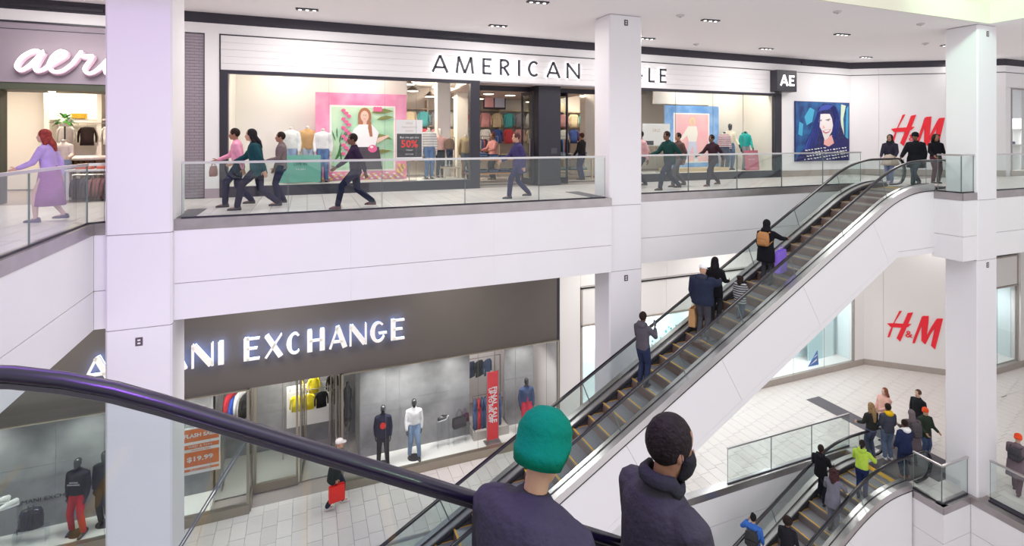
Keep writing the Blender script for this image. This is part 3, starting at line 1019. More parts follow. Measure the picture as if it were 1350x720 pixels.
# interior shell
CRM = mat('cream_interior_wall', (0.80, 0.765, 0.70), 0.6)
DKC = mat('dark_open_ceiling', (0.16, 0.13, 0.115), 0.8)
WDF = mat('pale_wood_floor', (0.50, 0.42, 0.37), 0.4, var=.08, scale=3)
struct(B('wall_shop_back', -2.4, 17.3, 21.5, 21.6, 0, 4.2, CRM))
struct(B('wall_shop_left', -2.5, -2.4, YF + .25, 21.6, 0, 4.2, CRM))
struct(B('wall_shop_right', 17.3, 17.4, YF + .25, 21.6, 0, 4.2, CRM))
struct(B('ceiling_shop', -2.4, 17.3, YF + .3, 21.5, 4.02, 4.1, DKC))
struct(B('floor', 4.87, 10.2, 16.12, 21.5, 0.001, .012, WDF))
for (x0, x1) in ((-1.88, 4.58), (10.4, 16.94)):
    struct(B('window_platform', x0, x1, YF + .13, 16.55, 0, .26, mat('platform_white', (.72, .69, .64), .5)))
# display backs: the closed cream corners of both windows
struct(B('wall_display', -1.88, .35, 16.5, 16.58, .26, 4.02, CRM))
struct(B('wall_display', .35, 2.95, 16.5, 16.58, 2.75, 4.02, CRM))
struct(B('wall_display', 15.05, 16.94, 16.5, 16.58, .26, 4.02, CRM))
struct(B('wall_display', 12.4, 15.05, 16.5, 16.58, 2.85, 4.02, CRM))
struct(B('wall_display', -1.95, -1.88, YF + .13, 16.58, .26, 4.02, CRM))
struct(B('wall_display', 16.94, 17.0, YF + .13, 16.58, .26, 4.02, CRM))
area('window_lamp', (-.6, 15.45, 3.9), (-.6, 16.1, .3), .5, 42, (1, .91, .78), .4)
area('window_lamp', (1.6, 15.45, 3.9), (1.6, 16.1, .3), .5, 46, (1, .92, .82), .4)
area('window_lamp', (13.8, 15.45, 3.9), (13.8, 16.1, .3), .5, 46, (1, .92, .82), .4)
area('window_lamp', (16.0, 15.45, 3.9), (16.0, 16.1, .3), .5, 42, (1, .91, .78), .4)
for lx, ly in ((3.6, 18), (6.5, 18.2), (9.3, 18), (12, 19), (6.5, 20.4), (9.5, 20.4)):
    area('shop_lamp', (lx, ly, 3.75), (lx, ly, 0), .8, 250, (1, .87, .72), .6)

# pendant lights in the shop
PEND = mat('lit_pendant', (1, .93, .8), emit=5.0, ecol=(1, .92, .78))
SHADE = mat('brass_shade', (.50, .40, .28), .35, .6)
mb = MB(); mb.loft([[(r_ * math.cos(a * math.pi / 6), r_ * math.sin(a * math.pi / 6), z) for a in range(12)] for r_, z in ((.24, 0), (.235, .02), (.10, .13), (.04, .2))])
shade_me = mb.mesh('lamp_shade', SHADE)
mb = MB(); mb.loft([[(r_ * math.cos(a * math.pi / 6), r_ * math.sin(a * math.pi / 6), z) for a in range(12)] for r_, z in ((.2, -.012), (.2, .01))])
disc_me = mb.mesh('lamp_disc', PEND)
mb = MB(); mb.tube([(0, 0, .19), (0, 0, .93)], .008, 5); cord_me = mb.mesh('lamp_cord', BLKF)
proto = None
sp = [(3.2, 17.6, 3.35), (4.3, 17.9, 3.3), (3.7, 19.5, 3.3), (5.6, 17.3, 3.25), (6.4, 18.6, 3.2), (5.4, 19.4, 3.1), (6.6, 20.4, 3.15), (7.4, 18.9, 3.2), (8.7, 17.6, 3.25), (9.4, 19.0, 3.2), (9.0, 20.6, 3.1), (4.6, 20.6, 3.2), (11.3, 17.6, 3.3), (11.9, 19.2, 3.2)]
for i, (x, y, z) in enumerate(sp):
    if proto is None:
        proto = t = empty('pendant_lamp', (x, y, z), 0)
        link('lamp_shade', shade_me, t, True); link('lamp_disc', disc_me, t); link('lamp_cord', cord_me, t)
    else:
        t = copy_tree(proto); t.location = (x, y, z)
    tag(t, 'brass pendant lamp in the fashion shop, %s counted from the left' % ORD[sorted(range(len(sp)), key=lambda q: proj(*sp[q])[0]).index(i)], 'lamp', 'pendant lamps inside the fashion shop')

# flat print helper: layered shapes in the plane y = const, each thin
def print_panel(name, label, cat, x0, x1, z0, z1, y, frame, shapes, th=.05, rz=0, loc=None, emit=0, tiltx=0):
    """frame = material of the board; shapes = list of (material, polygon in 0..1 units)"""
    w_, h_ = x1 - x0, z1 - z0
    t = empty(name, loc or (x0, y, z0), rz, label, cat)
    if tiltx: t.rotation_euler = (tiltx, 0, rz)
    B('board', 0, w_, 0, th, 0, h_, frame, t)
    if shapes:
        mb = MB()
        for k, (m, poly) in enumerate(shapes):
            e = .0012 * (k + 1)
            mb.prism([(p[0] * w_, p[1] * h_) for p in poly], -e, 0.002, 'y', m)
        mb.obj('print', None, t)
    return t
def rect(a, b, c, d): return [(a, c), (b, c), (b, d), (a, d)]
def oval(cx, cy, rx, ry, n=16, a0=0, a1=360):
    return [(cx + rx * math.cos(R(a0 + (a1 - a0) * i / n)), cy + ry * math.sin(R(a0 + (a1 - a0) * i / n))) for i in range(n)]
def grad(name, c1, c2, axis='Z', span=1.0, wob=.5, sc=3.0):
    "print of one ink drifting into another"
    m = bpy.data.materials.new(name); m.use_nodes = True
    nt = m.node_tree; b = nt.nodes['Principled BSDF']
    tc = nt.nodes.new('ShaderNodeTexCoord'); n = nt.nodes.new('ShaderNodeTexNoise')
    n.inputs['Scale'].default_value = sc; n.inputs['Detail'].default_value = 5
    cr = nt.nodes.new('ShaderNodeValToRGB')
    cr.color_ramp.elements[0].position = .35; cr.color_ramp.elements[0].color = tuple(c1) + (1,)
    cr.color_ramp.elements[1].position = .65; cr.color_ramp.elements[1].color = tuple(c2) + (1,)
    nt.links.new(tc.outputs['Object'], n.inputs['Vector']); nt.links.new(n.outputs['Fac'], cr.inputs[0])
    nt.links.new(cr.outputs[0], b.inputs['Base Color'])
    b.inputs['Roughness'].default_value = .6
    return m
PK = grad('pink_print', (.80, .16, .36), (.90, .40, .56), sc=1.5)
PK2 = mat('hot_pink_print', (.82, .12, .30), .6)
GRN = grad('green_print', (.30, .62, .38), (.62, .82, .56), sc=1.2)
CREAMP = mat('cream_print', (.88, .84, .76), .6)
SKINP = mat('skin_print', (.80, .55, .42), .6)
HAIRP = mat('auburn_print', (.42, .14, .05), .6)
WHP = mat('white_print', (.88, .87, .85), .6)
DKP = mat('dark_print', (.05, .03, .045), .6)
LEAFP = mat('dark_leaf_print', (.06, .20, .06), .6)
OLIVE = mat('olive_leaf_print', (.22, .24, .05), .6)
sh = [(CREAMP, rect(.15, .87, .10, .86)), (GRN, rect(.17, .85, .12, .84))]
def leaf(cx, cy, l, w_, a):
    c, s = math.cos(R(a)), math.sin(R(a))
    return [(cx + l * u * c - w_ * v * s, cy + l * u * s + w_ * v * c) for u, v in ((0, 0), (.25, .8), (.6, 1), (1, 0), (.6, -.6), (.25, -.5))]
for k in range(9):
    sh.append((LEAFP, leaf(.18 + .025 * k, .20 + .03 * (k % 4), .16, .012, 70 + 12 * (k % 5) - 20)))
    sh.append((LEAFP, leaf(.19 + .02 * k, .42 + .03 * (k % 3), .13, .010, 120 - 14 * k)))
for cx, cy, l, w_, a in ((.60, .78, .25, .035, 5), (.66, .70, .19, .03, 10), (.64, .52, .2, .03, -15), (.58, .30, .25, .03, 8)):
    sh.append((OLIVE, leaf(cx, cy, l, w_, a)))
for k in range(16):
    sh.append((PK2, oval(.325 + .03 * ((k * 7) % 3 - 1), .80 - .033 * k, .025, .02, 8)))
    if k < 6: sh.append((PK2, oval(.64 + .03 * (k % 3), .83 - .02 * (k // 3), .02, .02, 8)))
sh += [(HAIRP, oval(.525, .735, .072, .10)), (HAIRP, [(.46, .72), (.45, .56), (.50, .54), (.50, .7)]), (HAIRP, [(.56, .74), (.61, .62), (.63, .48), (.57, .46), (.55, .6)]),
       (SKINP, oval(.523, .735, .045, .065)), (SKINP, rect(.505, .545, .64, .69)),
       (DKP, [(.40, .38), (.68, .38), (.72, .12), (.37, .12)]),
       (WHP, [(.46, .64), (.60, .64), (.68, .55), (.66, .46), (.64, .38), (.42, .38), (.41, .46), (.38, .5), (.40, .58)]),
       (SKINP, [(.38, .52), (.42, .50), (.44, .40), (.40, .38), (.37, .45)]), (SKINP, [(.66, .48), (.78, .52), (.80, .505), (.66, .42)]),
       (HAIRP, [(.565, .70), (.60, .62), (.61, .50), (.58, .50), (.56, .6)]),
       (PK2, oval(.61, .36, .05, .045)), (CREAMP, oval(.60, .38, .02, .015, 8)),
       (DKP, rect(.507, .517, .745, .750)), (DKP, rect(.530, .541, .745, .750)), (PK2, rect(.512, .535, .700, .707))]
YEL2 = mat('yellow_petal_print', (.88, .62, .18), .6)
for k in range(46):
    sh.append((YEL2 if k % 2 else CREAMP, oval(.02 + .96 * ((k * 37) % 46) / 46, .012 + .07 * ((k * 17) % 11) / 11, .018, .009, 7)))
for k in range(14):
    sh.append((YEL2, oval(.89 + .09 * ((k * 5) % 7) / 7, .09 + .1 * ((k * 3) % 5) / 5, .012, .010, 7)))
print_panel('window_poster', 'large pink framed poster of a red-haired woman in a white blouse, left window', 'poster', .22, 2.86, .27, 2.86, 16.1, PK, sh)
BLP = grad('blue_print', (.10, .30, .66), (.30, .52, .84), sc=2.0)
PNP = grad('rose_print', (.88, .42, .46), (.92, .58, .58), sc=1.2)
LTJ = mat('light_denim_print', (.62, .66, .80), .6)
YTP = mat('blond_print', (.86, .66, .34), .6)
sh = [(WHP, rect(.15, .82, .08, .88)), (PNP, rect(.175, .795, .10, .86)),
      (YTP, oval(.50, .745, .055, .07)), (SKINP, oval(.50, .735, .034, .05)),
      (CREAMP, [(.42, .67), (.57, .67), (.60, .55), (.57, .42), (.43, .42), (.40, .52), (.30, .44), (.27, .46), (.37, .6)]),
      (LTJ, [(.43, .42), (.57, .42), (.60, .14), (.53, .14), (.50, .36), (.43, .14), (.37, .14)]),
      (WHP, rect(.36, .43, .10, .14)), (WHP, rect(.53, .60, .10, .14))]
print_panel('window_poster', 'blue framed poster of a blond model on pink, in the right window', 'poster', 12.6, 15.2, .38, 2.78, 16.1, BLP, sh)
struct(B('window_platform', 12.3, 15.2, 15.55, 16.08, .26, .40, mat('pale_oak', (.62, .46, .28), .5)))

# portrait poster on the outer wall
BHR = grad('blue_hair_print', (.006, .007, .05), (.02, .025, .16), sc=7)
BBG = grad('blue_backdrop_print', (.006, .03, .15), (.02, .14, .36), sc=2.2)
FACE = mat('pale_face_print', (.80, .74, .72), .6)
PCH = mat('peach_neck_print', (.80, .42, .38), .6)
NAVP = mat('navy_print', (.012, .014, .12), .6)
LSH = mat('lip_print', (.62, .22, .28), .6)
GRB = mat('grey_brow_print', (.22, .18, .22), .6)
YG = mat('pale_yellow_print', (.62, .74, .55), .6)
BST = mat('bright_blue_print', (.08, .20, .68), .6)
LBP = mat('cyan_print', (.06, .40, .62), .6)
sh = [(BBG, rect(.01, .99, .01, .99)), (YG, [(.86, .40), (.90, .38), (.88, .72), (.93, .95), (.84, .97), (.83, .7)]), (LBP, [(.92, .36), (.97, .36), (.98, .95), (.94, .9)]),
      (LBP, [(.20, .60), (.30, .66), (.34, .86), (.26, .9), (.16, .74)]), (LBP, [(.05, .45), (.12, .42), (.14, .62), (.07, .66)]),
      (BHR, [(.14, .18), (.20, .34), (.30, .52), (.36, .72), (.42, .90), (.50, .97), (.62, .97), (.74, .93), (.80, .80), (.84, .60), (.90, .42), (.99, .36), (.99, .18), (.5, .16)]),
      (mat('hair_sheen_print', (.04, .07, .36), .6), [(.40, .82), (.46, .93), (.58, .96), (.68, .94), (.60, .88), (.5, .84)]),
      (mat('hair_sheen_print', (.04, .07, .36), .6), [(.14, .20), (.22, .36), (.32, .54), (.34, .46), (.28, .34), (.22, .2)]),
      (PCH, [(.52, .38), (.66, .44), (.70, .30), (.60, .24), (.51, .28)]),
      (FACE, [(.42, .72), (.43, .79), (.52, .80), (.62, .80), (.66, .72), (.68, .60), (.66, .50), (.58, .38), (.53, .35), (.50, .42), (.47, .52), (.42, .60)]),
      (GRB, [(.43, .69), (.47, .705), (.47, .69), (.43, .675)]), (GRB, [(.54, .70), (.62, .72), (.63, .70), (.55, .685)]),
      (GRB, oval(.455, .68, .016, .008, 8)), (GRB, oval(.59, .685, .02, .009, 8)),
      (PCH, [(.49, .60), (.505, .60), (.53, .555), (.49, .55)]),
      (LSH, [(.48, .51), (.53, .525), (.64, .54), (.60, .48), (.55, .46), (.50, .48)]), (WHP, [(.50, .51), (.55, .52), (.62, .53), (.59, .50), (.54, .49)]),
      (BHR, [(.40, .72), (.42, .80), (.50, .83), (.60, .82), (.66, .76), (.64, .84), (.54, .87), (.42, .84)]),
      (NAVP, [(.0 + .01, .01), (.12, .18), (.36, .22), (.50, .27), (.60, .24), (.70, .30), (.80, .36), (.99, .34), (.99, .01)])]
HST = mat('hair_strand_print', (.03, .05, .26), .6)
for k in range(9):
    x_ = .20 + .03 * k; sh.append((HST, [(x_, .22), (x_ + .012, .22), (x_ + .10, .50), (.40 + .01 * k, .80), (.395 + .01 * k, .80), (x_ + .085, .50)] if k < 5 else [(.66 + .03 * (k - 5), .40), (.668 + .03 * (k - 5), .40), (.74 + .02 * (k - 5), .72), (.66 + .02 * (k - 5), .92), (.655 + .02 * (k - 5), .92), (.73 + .02 * (k - 5), .72)]))
for k in range(58):
    a, b = .16 + .80 * ((k * 23) % 58) / 58, .03 + .20 * ((k * 13) % 29) / 29
    sh.append((WHP, oval(a, b, .010, .010, 7)))
print_panel('portrait_poster', 'square portrait poster of a smiling dark-haired woman in dotted top, blue tones', 'poster', 17.99, 21.1, .60, 3.0, 14.95, NAVP, sh, th=.045)

# window sale signs
TW_ = mat('white_card', (.84, .82, .79), .5)
TD_ = mat('charcoal_card', (.05, .05, .055), .5)
RT = mat('red_lettering', (.80, .03, .02), .5)
BT = mat('black_lettering', (.02, .02, .02), .5)
t = print_panel('sale_sign', 'two-part sale sign reading 50%, white top and charcoal below, left window', 'sign', 2.42, 3.20, .92, 2.06, 15.35, TW_, [(TD_, rect(.03, .97, .03, .64))], th=.02)
text('lettering', '50%', (.39, -.008, .42), .30, RT, t, bold=.008)
text('lettering', 'Buy one get one', (.39, -.008, .62), .085, TW_, t)
text('lettering', 'TODAY', (.39, -.008, .24), .06, TW_, t)
text('lettering', 'SEE STORE', (.39, -.008, .12), .05, TW_, t)
text('lettering', 'SALE', (.39, -.003, 1.04), .10, mat('gold_lettering', (.62, .5, .4), .5), t)
text('lettering', 'MARKDOWNS', (.39, -.003, .92), .07, mat('gold_lettering', (.62, .5, .4), .5), t)
text('lettering', 'ADDED', (.39, -.003, .81), .07, mat('gold_lettering', (.62, .5, .4), .5), t)
mb = MB(); mb.tube([(.39, .01, -.65), (.39, .01, 0)], .012, 6); mb.box(.2, .58, -.1, .12, -.66, -.645); mb.obj('stand', STEEL, t)
t = print_panel('window_sign', 'white square sign panel hanging left of the blue framed poster', 'sign', 11.15, 12.35, 1.25, 2.05, 15.5, TW_, [(TD_, rect(.03, .4, .03, .22))], th=.02)
text('lettering', 'SALE', (.6, -.004, .55), .16, mat('gold_lettering', (.62, .5, .4), .5), t)
mb = MB(); mb.tube([(.6, .01, -.98), (.6, .01, 0)], .012, 6); mb.obj('stand', STEEL, t)
TEALC = mat('sea_green_card', (.16, .46, .34), .6)
t = print_panel('window_sign', 'sea green sign board on the floor of the left window', 'sign', -.72, .35, .30, 1.05, 15.35, TEALC, [], th=.03)
text('lettering', 'LIVE IN', (.55, -.004, .50), .11, BT, t)
text('lettering', 'THE JEAN', (.55, -.004, .36), .06, TW_, t)
PKC = mat('rose_card', (.56, .16, .22), .6)
t = print_panel('window_sign', 'rose pink card leaning below the teal hooded mannequin', 'sign', 15.9, 16.6, .27, 1.05, 15.4, PKC, [(mat('rose_card_line', (.8, .5, .55), .6), rect(.1, .9, .1, .12))], th=.02, tiltx=-.12)
text('lettering', 'SHOP', (.34, -.004, .60), .12, mat('pale_rose', (.8, .55, .58), .6), t)
text('lettering', 'IN STORE', (.34, -.004, .42), .08, mat('pale_rose', (.8, .55, .58), .6), t)
# ------------------------------------------------------------------ people
def ik(a, b, l1, l2, pole):
    a, b = Vector(a), Vector(b)
    d = b - a; L = min(d.length, (l1 + l2) * .995)
    d = d.normalized(); b = a + d * L
    x = (l1 * l1 - l2 * l2 + L * L) / (2 * L)
    hgt = math.sqrt(max(0, l1 * l1 - x * x))
    p = Vector(pole); p = (p - d * p.dot(d)).normalized()
    return a + d * x + p * hgt, b

SKINS = {'dark': (.16, .075, .045), 'brown': (.33, .17, .10), 'tan': (.52, .30, .20), 'light': (.68, .44, .34)}
def skin_mat(k):
    return mat('skin_' + k, SKINS[k], .5, var=.04, scale=20, spec=.4)
def hair_mat(c):
    return mat('hair_%02x%02x%02x' % tuple(int(v * 255) for v in c), c, .6, var=.35, scale=26, bump=.6, bscale=70, spec=.15)
EYEW = mat('eye_white', (.75, .73, .70), .3)
EYED = mat('eye_dark', (.03, .015, .01), .2)
_eye = MB(); _eye.ell((0, 0, 0), (.012, .0125, .0105), 8, 6, EYEW); _eye.ell((.008, 0, 0), (.006, .0062, .0062), 8, 5, EYED)
EYE = _eye.mesh('eye'); EYE.polygons.foreach_set('use_smooth', [True] * len(EYE.polygons))

def head_rings(mb, T, k=1.0):
    "skull, face and jaw as stacked rings; +x is the face"
    prof = [(-.118, .028, .072, .015), (-.108, .045, .090, .020), (-.085, .055, .096, .040), (-.055, .064, .095, .066), (-.02, .070, .094, .082),
            (.010, .073, .092, .092), (.045, .075, .090, .098), (.075, .070, .080, .094), (.100, .054, .058, .076), (.116, .030, .030, .045), (.121, .010, .008, .018)]
    rings = []
    for z, w_, fr, bk in prof:
        r = []
        for i in range(16):
            a = 2 * math.pi * i / 16
            c, s = math.cos(a), math.sin(a)
            ex = fr if c > 0 else bk
            r.append(T((c * ex * k, s * w_ * k * (1.0 if c < 0 else 1 - .12 * c * c), z * k)))
        rings.append(r)
    mb.loft(rings)

def person(label, pos, face, H=1.72, top=(.1, .1, .12), pants=(.05, .05, .08), shoe=(.03, .03, .03), skin='brown', hair=(.02, .012, .01), style='short',
           step=0.0, lean=0.0, hem=.82, head_turn=0.0, head_tilt=0.0, arms=((0, 0), (0, 0)), hands=(None, None), sleeve=None, coat=0.0, skirt=None, hood=None,
           hat=None, hood_up=False, eyes=True, vox=.017, name='person', cat='person', group=None, mannequin=False, legs_bare=False, bulk=1.0, collar=None, sit=0, hats=1.0, mask=None, shz=1.385, feet=None, stripe=None, headless=False, shirt=None, hvox=None, cloth_mat=None):
    s = H / 1.75
    root = empty(name, pos, R(face), label, cat, group)
    hipz = .925 - abs(step) * abs(step) * .17
    # feet
    if feet is None:
        feet = [(step * .5, .085, .085 if step >= 0 else .12), (-step * .5, -.085, .12 if step > 0 else .085)]
    hips = [Vector((0, .085, hipz)), Vector((0, -.085, hipz))]
    knees, ankles = [], []
    for h_, f_ in zip(hips, feet):
        kn, an = ik(h_, f_, .43, .435, (1, 0, 0.05))
        knees.append(kn); ankles.append(an)
    RL = Matrix.Rotation(R(lean), 3, 'Y')
    piv = Vector((0, 0, hipz))
    U = lambda p: piv + RL @ (Vector(p) - Vector((0, 0, .925)))
    sh = [U((0, .172 * max(1, bulk * .85), shz)), U((0, -.172 * max(1, bulk * .85), shz))]
    elb, wr = [], []
    for i in range(2):
        sw, eb = arms[i]
        sd = 1 if i == 0 else -1
        if hands[i] is not None:
            e_, w_ = ik(sh[i], hands[i], .285, .255, (-.6, .5 * sd, -.5))
        else:
            a1 = R(sw)
            e_ = sh[i] + Vector((math.sin(a1) * .28, .055 * sd, -math.cos(a1) * .28))
            a2 = R(sw + eb)
            w_ = e_ + Vector((math.sin(a2) * .25, -.01 * sd, -math.cos(a2) * .25))
        elb.append(e_); wr.append(w_)
    neck = U((.0, 0, 1.47)); hc = U((.02, 0, 1.625))
    RH = RL @ Matrix.Rotation(R(head_turn), 3, 'Z') @ Matrix.Rotation(R(head_tilt - lean * .7), 3, 'Y')
    HT = lambda p: tuple((hc + RH @ Vector(p)) * s)
    S = lambda p: tuple(Vector(p) * s)
    def torso(mb, prof, n=16):
        mb.loft([[S(U((c_ + dx * math.cos(2 * math.pi * i / n), dy * math.sin(2 * math.pi * i / n), z))) for i in range(n)] for z, dx, dy, c_ in prof])
    # ---- body: one continuous surface
    mb = MB()
    torso(mb, [(.84, .075, .13, -.01), (.92, .10, .155, -.01), (1.02, .095, .145, 0), (1.12, .09, .13, 0), (1.25, .105, .15, 0), (1.34, .105, .165, 0), (1.39, .085, .15, -.005), (1.45, .06, .09, -.005)])
    for h_, k_, a_ in zip(hips, knees, ankles):
        mb.tube([S(h_ + Vector((0, 0, .02))), S(h_.lerp(k_, .5)), S(k_), S(k_.lerp(a_, .35)), S(a_)], [.085 * s, .072 * s, .052 * s, .054 * s, .036 * s], 10, round_ends=True)
        mb.ell(S(a_ + Vector((.05, 0, -.045))), (.10 * s, .036 * s, .032 * s), 10, 6)
    for i in range(2):
        mb.tube([S(sh[i]), S(sh[i].lerp(elb[i], .5)), S(elb[i]), S(elb[i].lerp(wr[i], .4)), S(wr[i])], [.052 * s, .046 * s, .037 * s, .036 * s, .024 * s], 8, round_ends=True)
    mb.tube([S(U((-.01, 0, 1.42))), S(neck), S(hc + RH @ Vector((-.01, 0, -.06)))], [.062 * s, .052 * s, .052 * s], 10)
    if not headless:
        head_rings(mb, HT)
        if not mannequin:
            mb.tube([HT((.088, 0, .012)), HT((.106, 0, -.018)), HT((.112, 0, -.034)), HT((.094, 0, -.044))], [.008 * s, .011 * s, .015 * s, .010 * s], 7, round_ends=True)
            mb.tube([HT((.082, .026, -.066)), HT((.096, 0, -.064)), HT((.082, -.026, -.066))], .0085 * s, 6)
            mb.ell(HT((.080, 0, -.100)), .018 * s, 8, 6)
        for sd in (1, -1):
            mb.ell(HT((-.005, .075 * sd, -.008)), (.018 * s, .010 * s, .030 * s), 8, 6)
    hv = hvox or vox * .75
    me = fuse(mb, hv * (1 if not mannequin else 1.2), 2)
    o = link('body', me, root, True)
    # hands: palm and five fingers, appended to the body mesh
    hm_ = MB()
    for i in range(2):
        sd = 1 if i == 0 else -1
        d = (wr[i] - elb[i]).normalized()
        side = Vector((0, sd, 0)); side = (side - d * side.dot(d)).normalized()
        fw = d.cross(side) * (-sd)      # palm faces inwards, thumb forwards
        if fw.x < 0: fw = -fw
        w0 = wr[i]
        hm_.tube([S(w0 - d * .01), S(w0 + d * .03), S(w0 + d * .085)], [.024 * s, .034 * s, .037 * s], 8, flat=.5, up=tuple(side), round_ends=True)
        for k in range(4):
            b0 = w0 + d * .085 + fw * (.027 - .018 * k)
            ln = (.072, .080, .075, .058)[k]
            cu = -side * .35
            p1 = b0 + (d + cu * .4).normalized() * ln * .45
            p2 = p1 + (d + cu * 1.6).normalized() * ln * .32
            p3 = p2 + (d * .6 + cu * 3.0).normalized() * ln * .25
            hm_.tube([S(b0 - d * .02), S(b0), S(p1), S(p2), S(p3)], [.009 * s, .009 * s, .0085 * s, .0078 * s, .006 * s], 6, round_ends=True)
        b0 = w0 + d * .03 + fw * .028
        p1 = b0 + (d * .6 + fw * .8).normalized() * .036
        p2 = p1 + (d * .9 + fw * .35 - side * .2).normalized() * .03
        hm_.tube([S(b0 - fw * .02), S(b0), S(p1), S(p2)], [.012 * s, .0115 * s, .0095 * s, .007 * s], 6, round_ends=True)
    n0 = len(me.vertices)
    import bmesh
    bm2 = bmesh.new(); bm2.from_mesh(me)
    tm = hm_.mesh('tmp'); bm2.from_mesh(tm); bm2.to_mesh(me); bm2.free(); bpy.data.meshes.remove(tm)
    me.polygons.foreach_set('use_smooth', [True] * len(me.polygons))
    bodym = mannequin if mannequin else skin_mat(skin)
    me.materials.append(bodym)
    if not mannequin:      # lips
        me.materials.append(mat('lips_' + skin, tuple(v * m_ for v, m_ in zip(SKINS[skin], (1.0, .55, .6))), .4))
        inv = RH.inverted()
        for p in me.polygons:
            q = inv @ (Vector(p.center) / s - hc)
            if q.x > .07 and abs(q.y) < .027 and -.077 < q.z < -.056:
                p.material_index = 1
        if eyes and not headless:
            for sd in (1, -1):
                e = link('eye', EYE, root, False)
                e.location = HT((.072, .030 * sd, .010)); e.rotation_euler = RH.to_euler(); e.scale = (s, s, s)
    # ---- trousers or skirt
    lean_m = lambda c: cloth(c)
    if pants is not None:
        mb = MB()
        torso(mb, [(.80, .085, .135, -.01), (.88, .120, .170, -.01), (.96, .118, .165, -.005), (1.03, .108, .155, 0)])
        for h_, k_, a_ in zip(hips, knees, ankles):
            end = a_.lerp(k_, .0) + (k_ - a_).normalized() * .01
            mb.tube([S(h_), S(h_.lerp(k_, .5)), S(k_), S(k_.lerp(a_, .5)), S(end)], [.104 * s, .092 * s, .074 * s, .069 * s, .062 * s], 10, round_ends=True)
        link('trousers', fuse(mb, vox, 2), root, True).data.materials.append(lean_m(pants))
    if skirt:
        c, z0, fl = skirt
        mb = MB()
        kx = (knees[0] + knees[1]) / 2
        n = 20; rings = []
        for z, f in ((1.04, .115), (.95, .15), ((.95 + z0) / 2, .17 + fl * .5), (z0, .18 + fl), (z0 + .005, .165 + fl), (.9, .12)):
            rings.append([S((f * (1 + abs(step) * .5 * (1.0 - z)) * math.cos(a) * (1 + .05 * math.sin(a * 7)), f * 1.12 * math.sin(a) * (1 + .05 * math.sin(a * 5)), z)) for a in [2 * math.pi * i / n for i in range(n)]])
        mb.loft(rings)
        mb.obj('skirt', cloth(c), root, smooth=True)
    # ---- shoes
    for i, a_ in enumerate(ankles):
        mb = MB()
        g = a_ + Vector((0, 0, -.085))
        rings = []
        pit = 0
        for x, hw, ht in ((-.075, .020, .05), (-.062, .034, .085), (-.02, .040, .095), (.04, .041, .075), (.10, .044, .055), (.15, .040, .042), (.178, .022, .03)):
            ring = []
            for k in range(10):
                a = 2 * math.pi * k / 10
                zz = math.sin(a); zz = zz if zz > 0 else zz * .15
                ring.append(S(g + Vector((x, hw * math.cos(a), .006 + ht * max(zz, -.1)))))
            rings.append(ring)
        mb.loft(rings)
        mb.obj('shoe', mat('shoe_%02x%02x%02x' % tuple(int(v * 255) for v in shoe), shoe, .5), root, smooth=True)
    # ---- top
    if top is not None:
        b = bulk
        mb = MB()
        zt = [(hem, .125 * b + coat, .180 * b + coat, -.005), (max(hem + .03, .95), .128 * b + coat * .6, .180 * b + coat * .5, -.005), (1.06, .122 * b, .168 * b, 0), (1.18, .125 * b, .165 * b, 0), (1.30, .128 * b, .185 * b, 0), (1.37, .118 * b, .192 * b, -.005), (1.42, .10 * b, .150 * b, -.01), (1.455, .08, .10, -.01), (1.485, .062, .07, -.01)]
        torso(mb, zt)
        for i in range(2):
            w_ = wr[i].lerp(elb[i], .10)
            p_ = [sh[i] + (sh[1 - i] - sh[i]) * .12, sh[i], sh[i].lerp(elb[i], .5), elb[i], elb[i].lerp(w_, .5), w_]
            r_ = [.075, .074, .066, .058, .052, .044]
            if sleeve == 'none': continue
            if sleeve == 'short': p_, r_ = p_[:3], [.07, .07, .068]
            mb.tube([S(p) for p in p_], [r * b * s for r in r_], 10, round_ends=True)
        if collar != 0 and (collar is not None or hood is None):
            mb.tube([S(U((-.012, 0, 1.44))), S(U((-.01, 0, 1.50)))], [.078 * s, .066 * s], 12)
        tm_ = link('jacket' if hem < 1.1 else 'top', fuse(mb, vox, 2), root, True)
        tm_.data.materials.append(cloth_mat or lean_m(top))
        if stripe:
            tm_.data.materials.clear(); tm_.data.materials.append(stripe)
    if hood and not hood_up:
        mb = MB()
        mb.ell(S(U((-.075, 0, 1.47))), (.085 * s, .125 * s, .085 * s), 12, 8)
        mb.tube([S(U((-.03, .085, 1.50))), S(U((.05, .07, 1.45))), S(U((.105, 0, 1.36))), S(U((.05, -.07, 1.45))), S(U((-.03, -.085, 1.50)))], [.04 * s, .034 * s, .026 * s, .034 * s, .04 * s], 8, round_ends=True)
        link('hood', fuse(mb, vox * .8, 2), root, True).data.materials.append(cloth(hood))
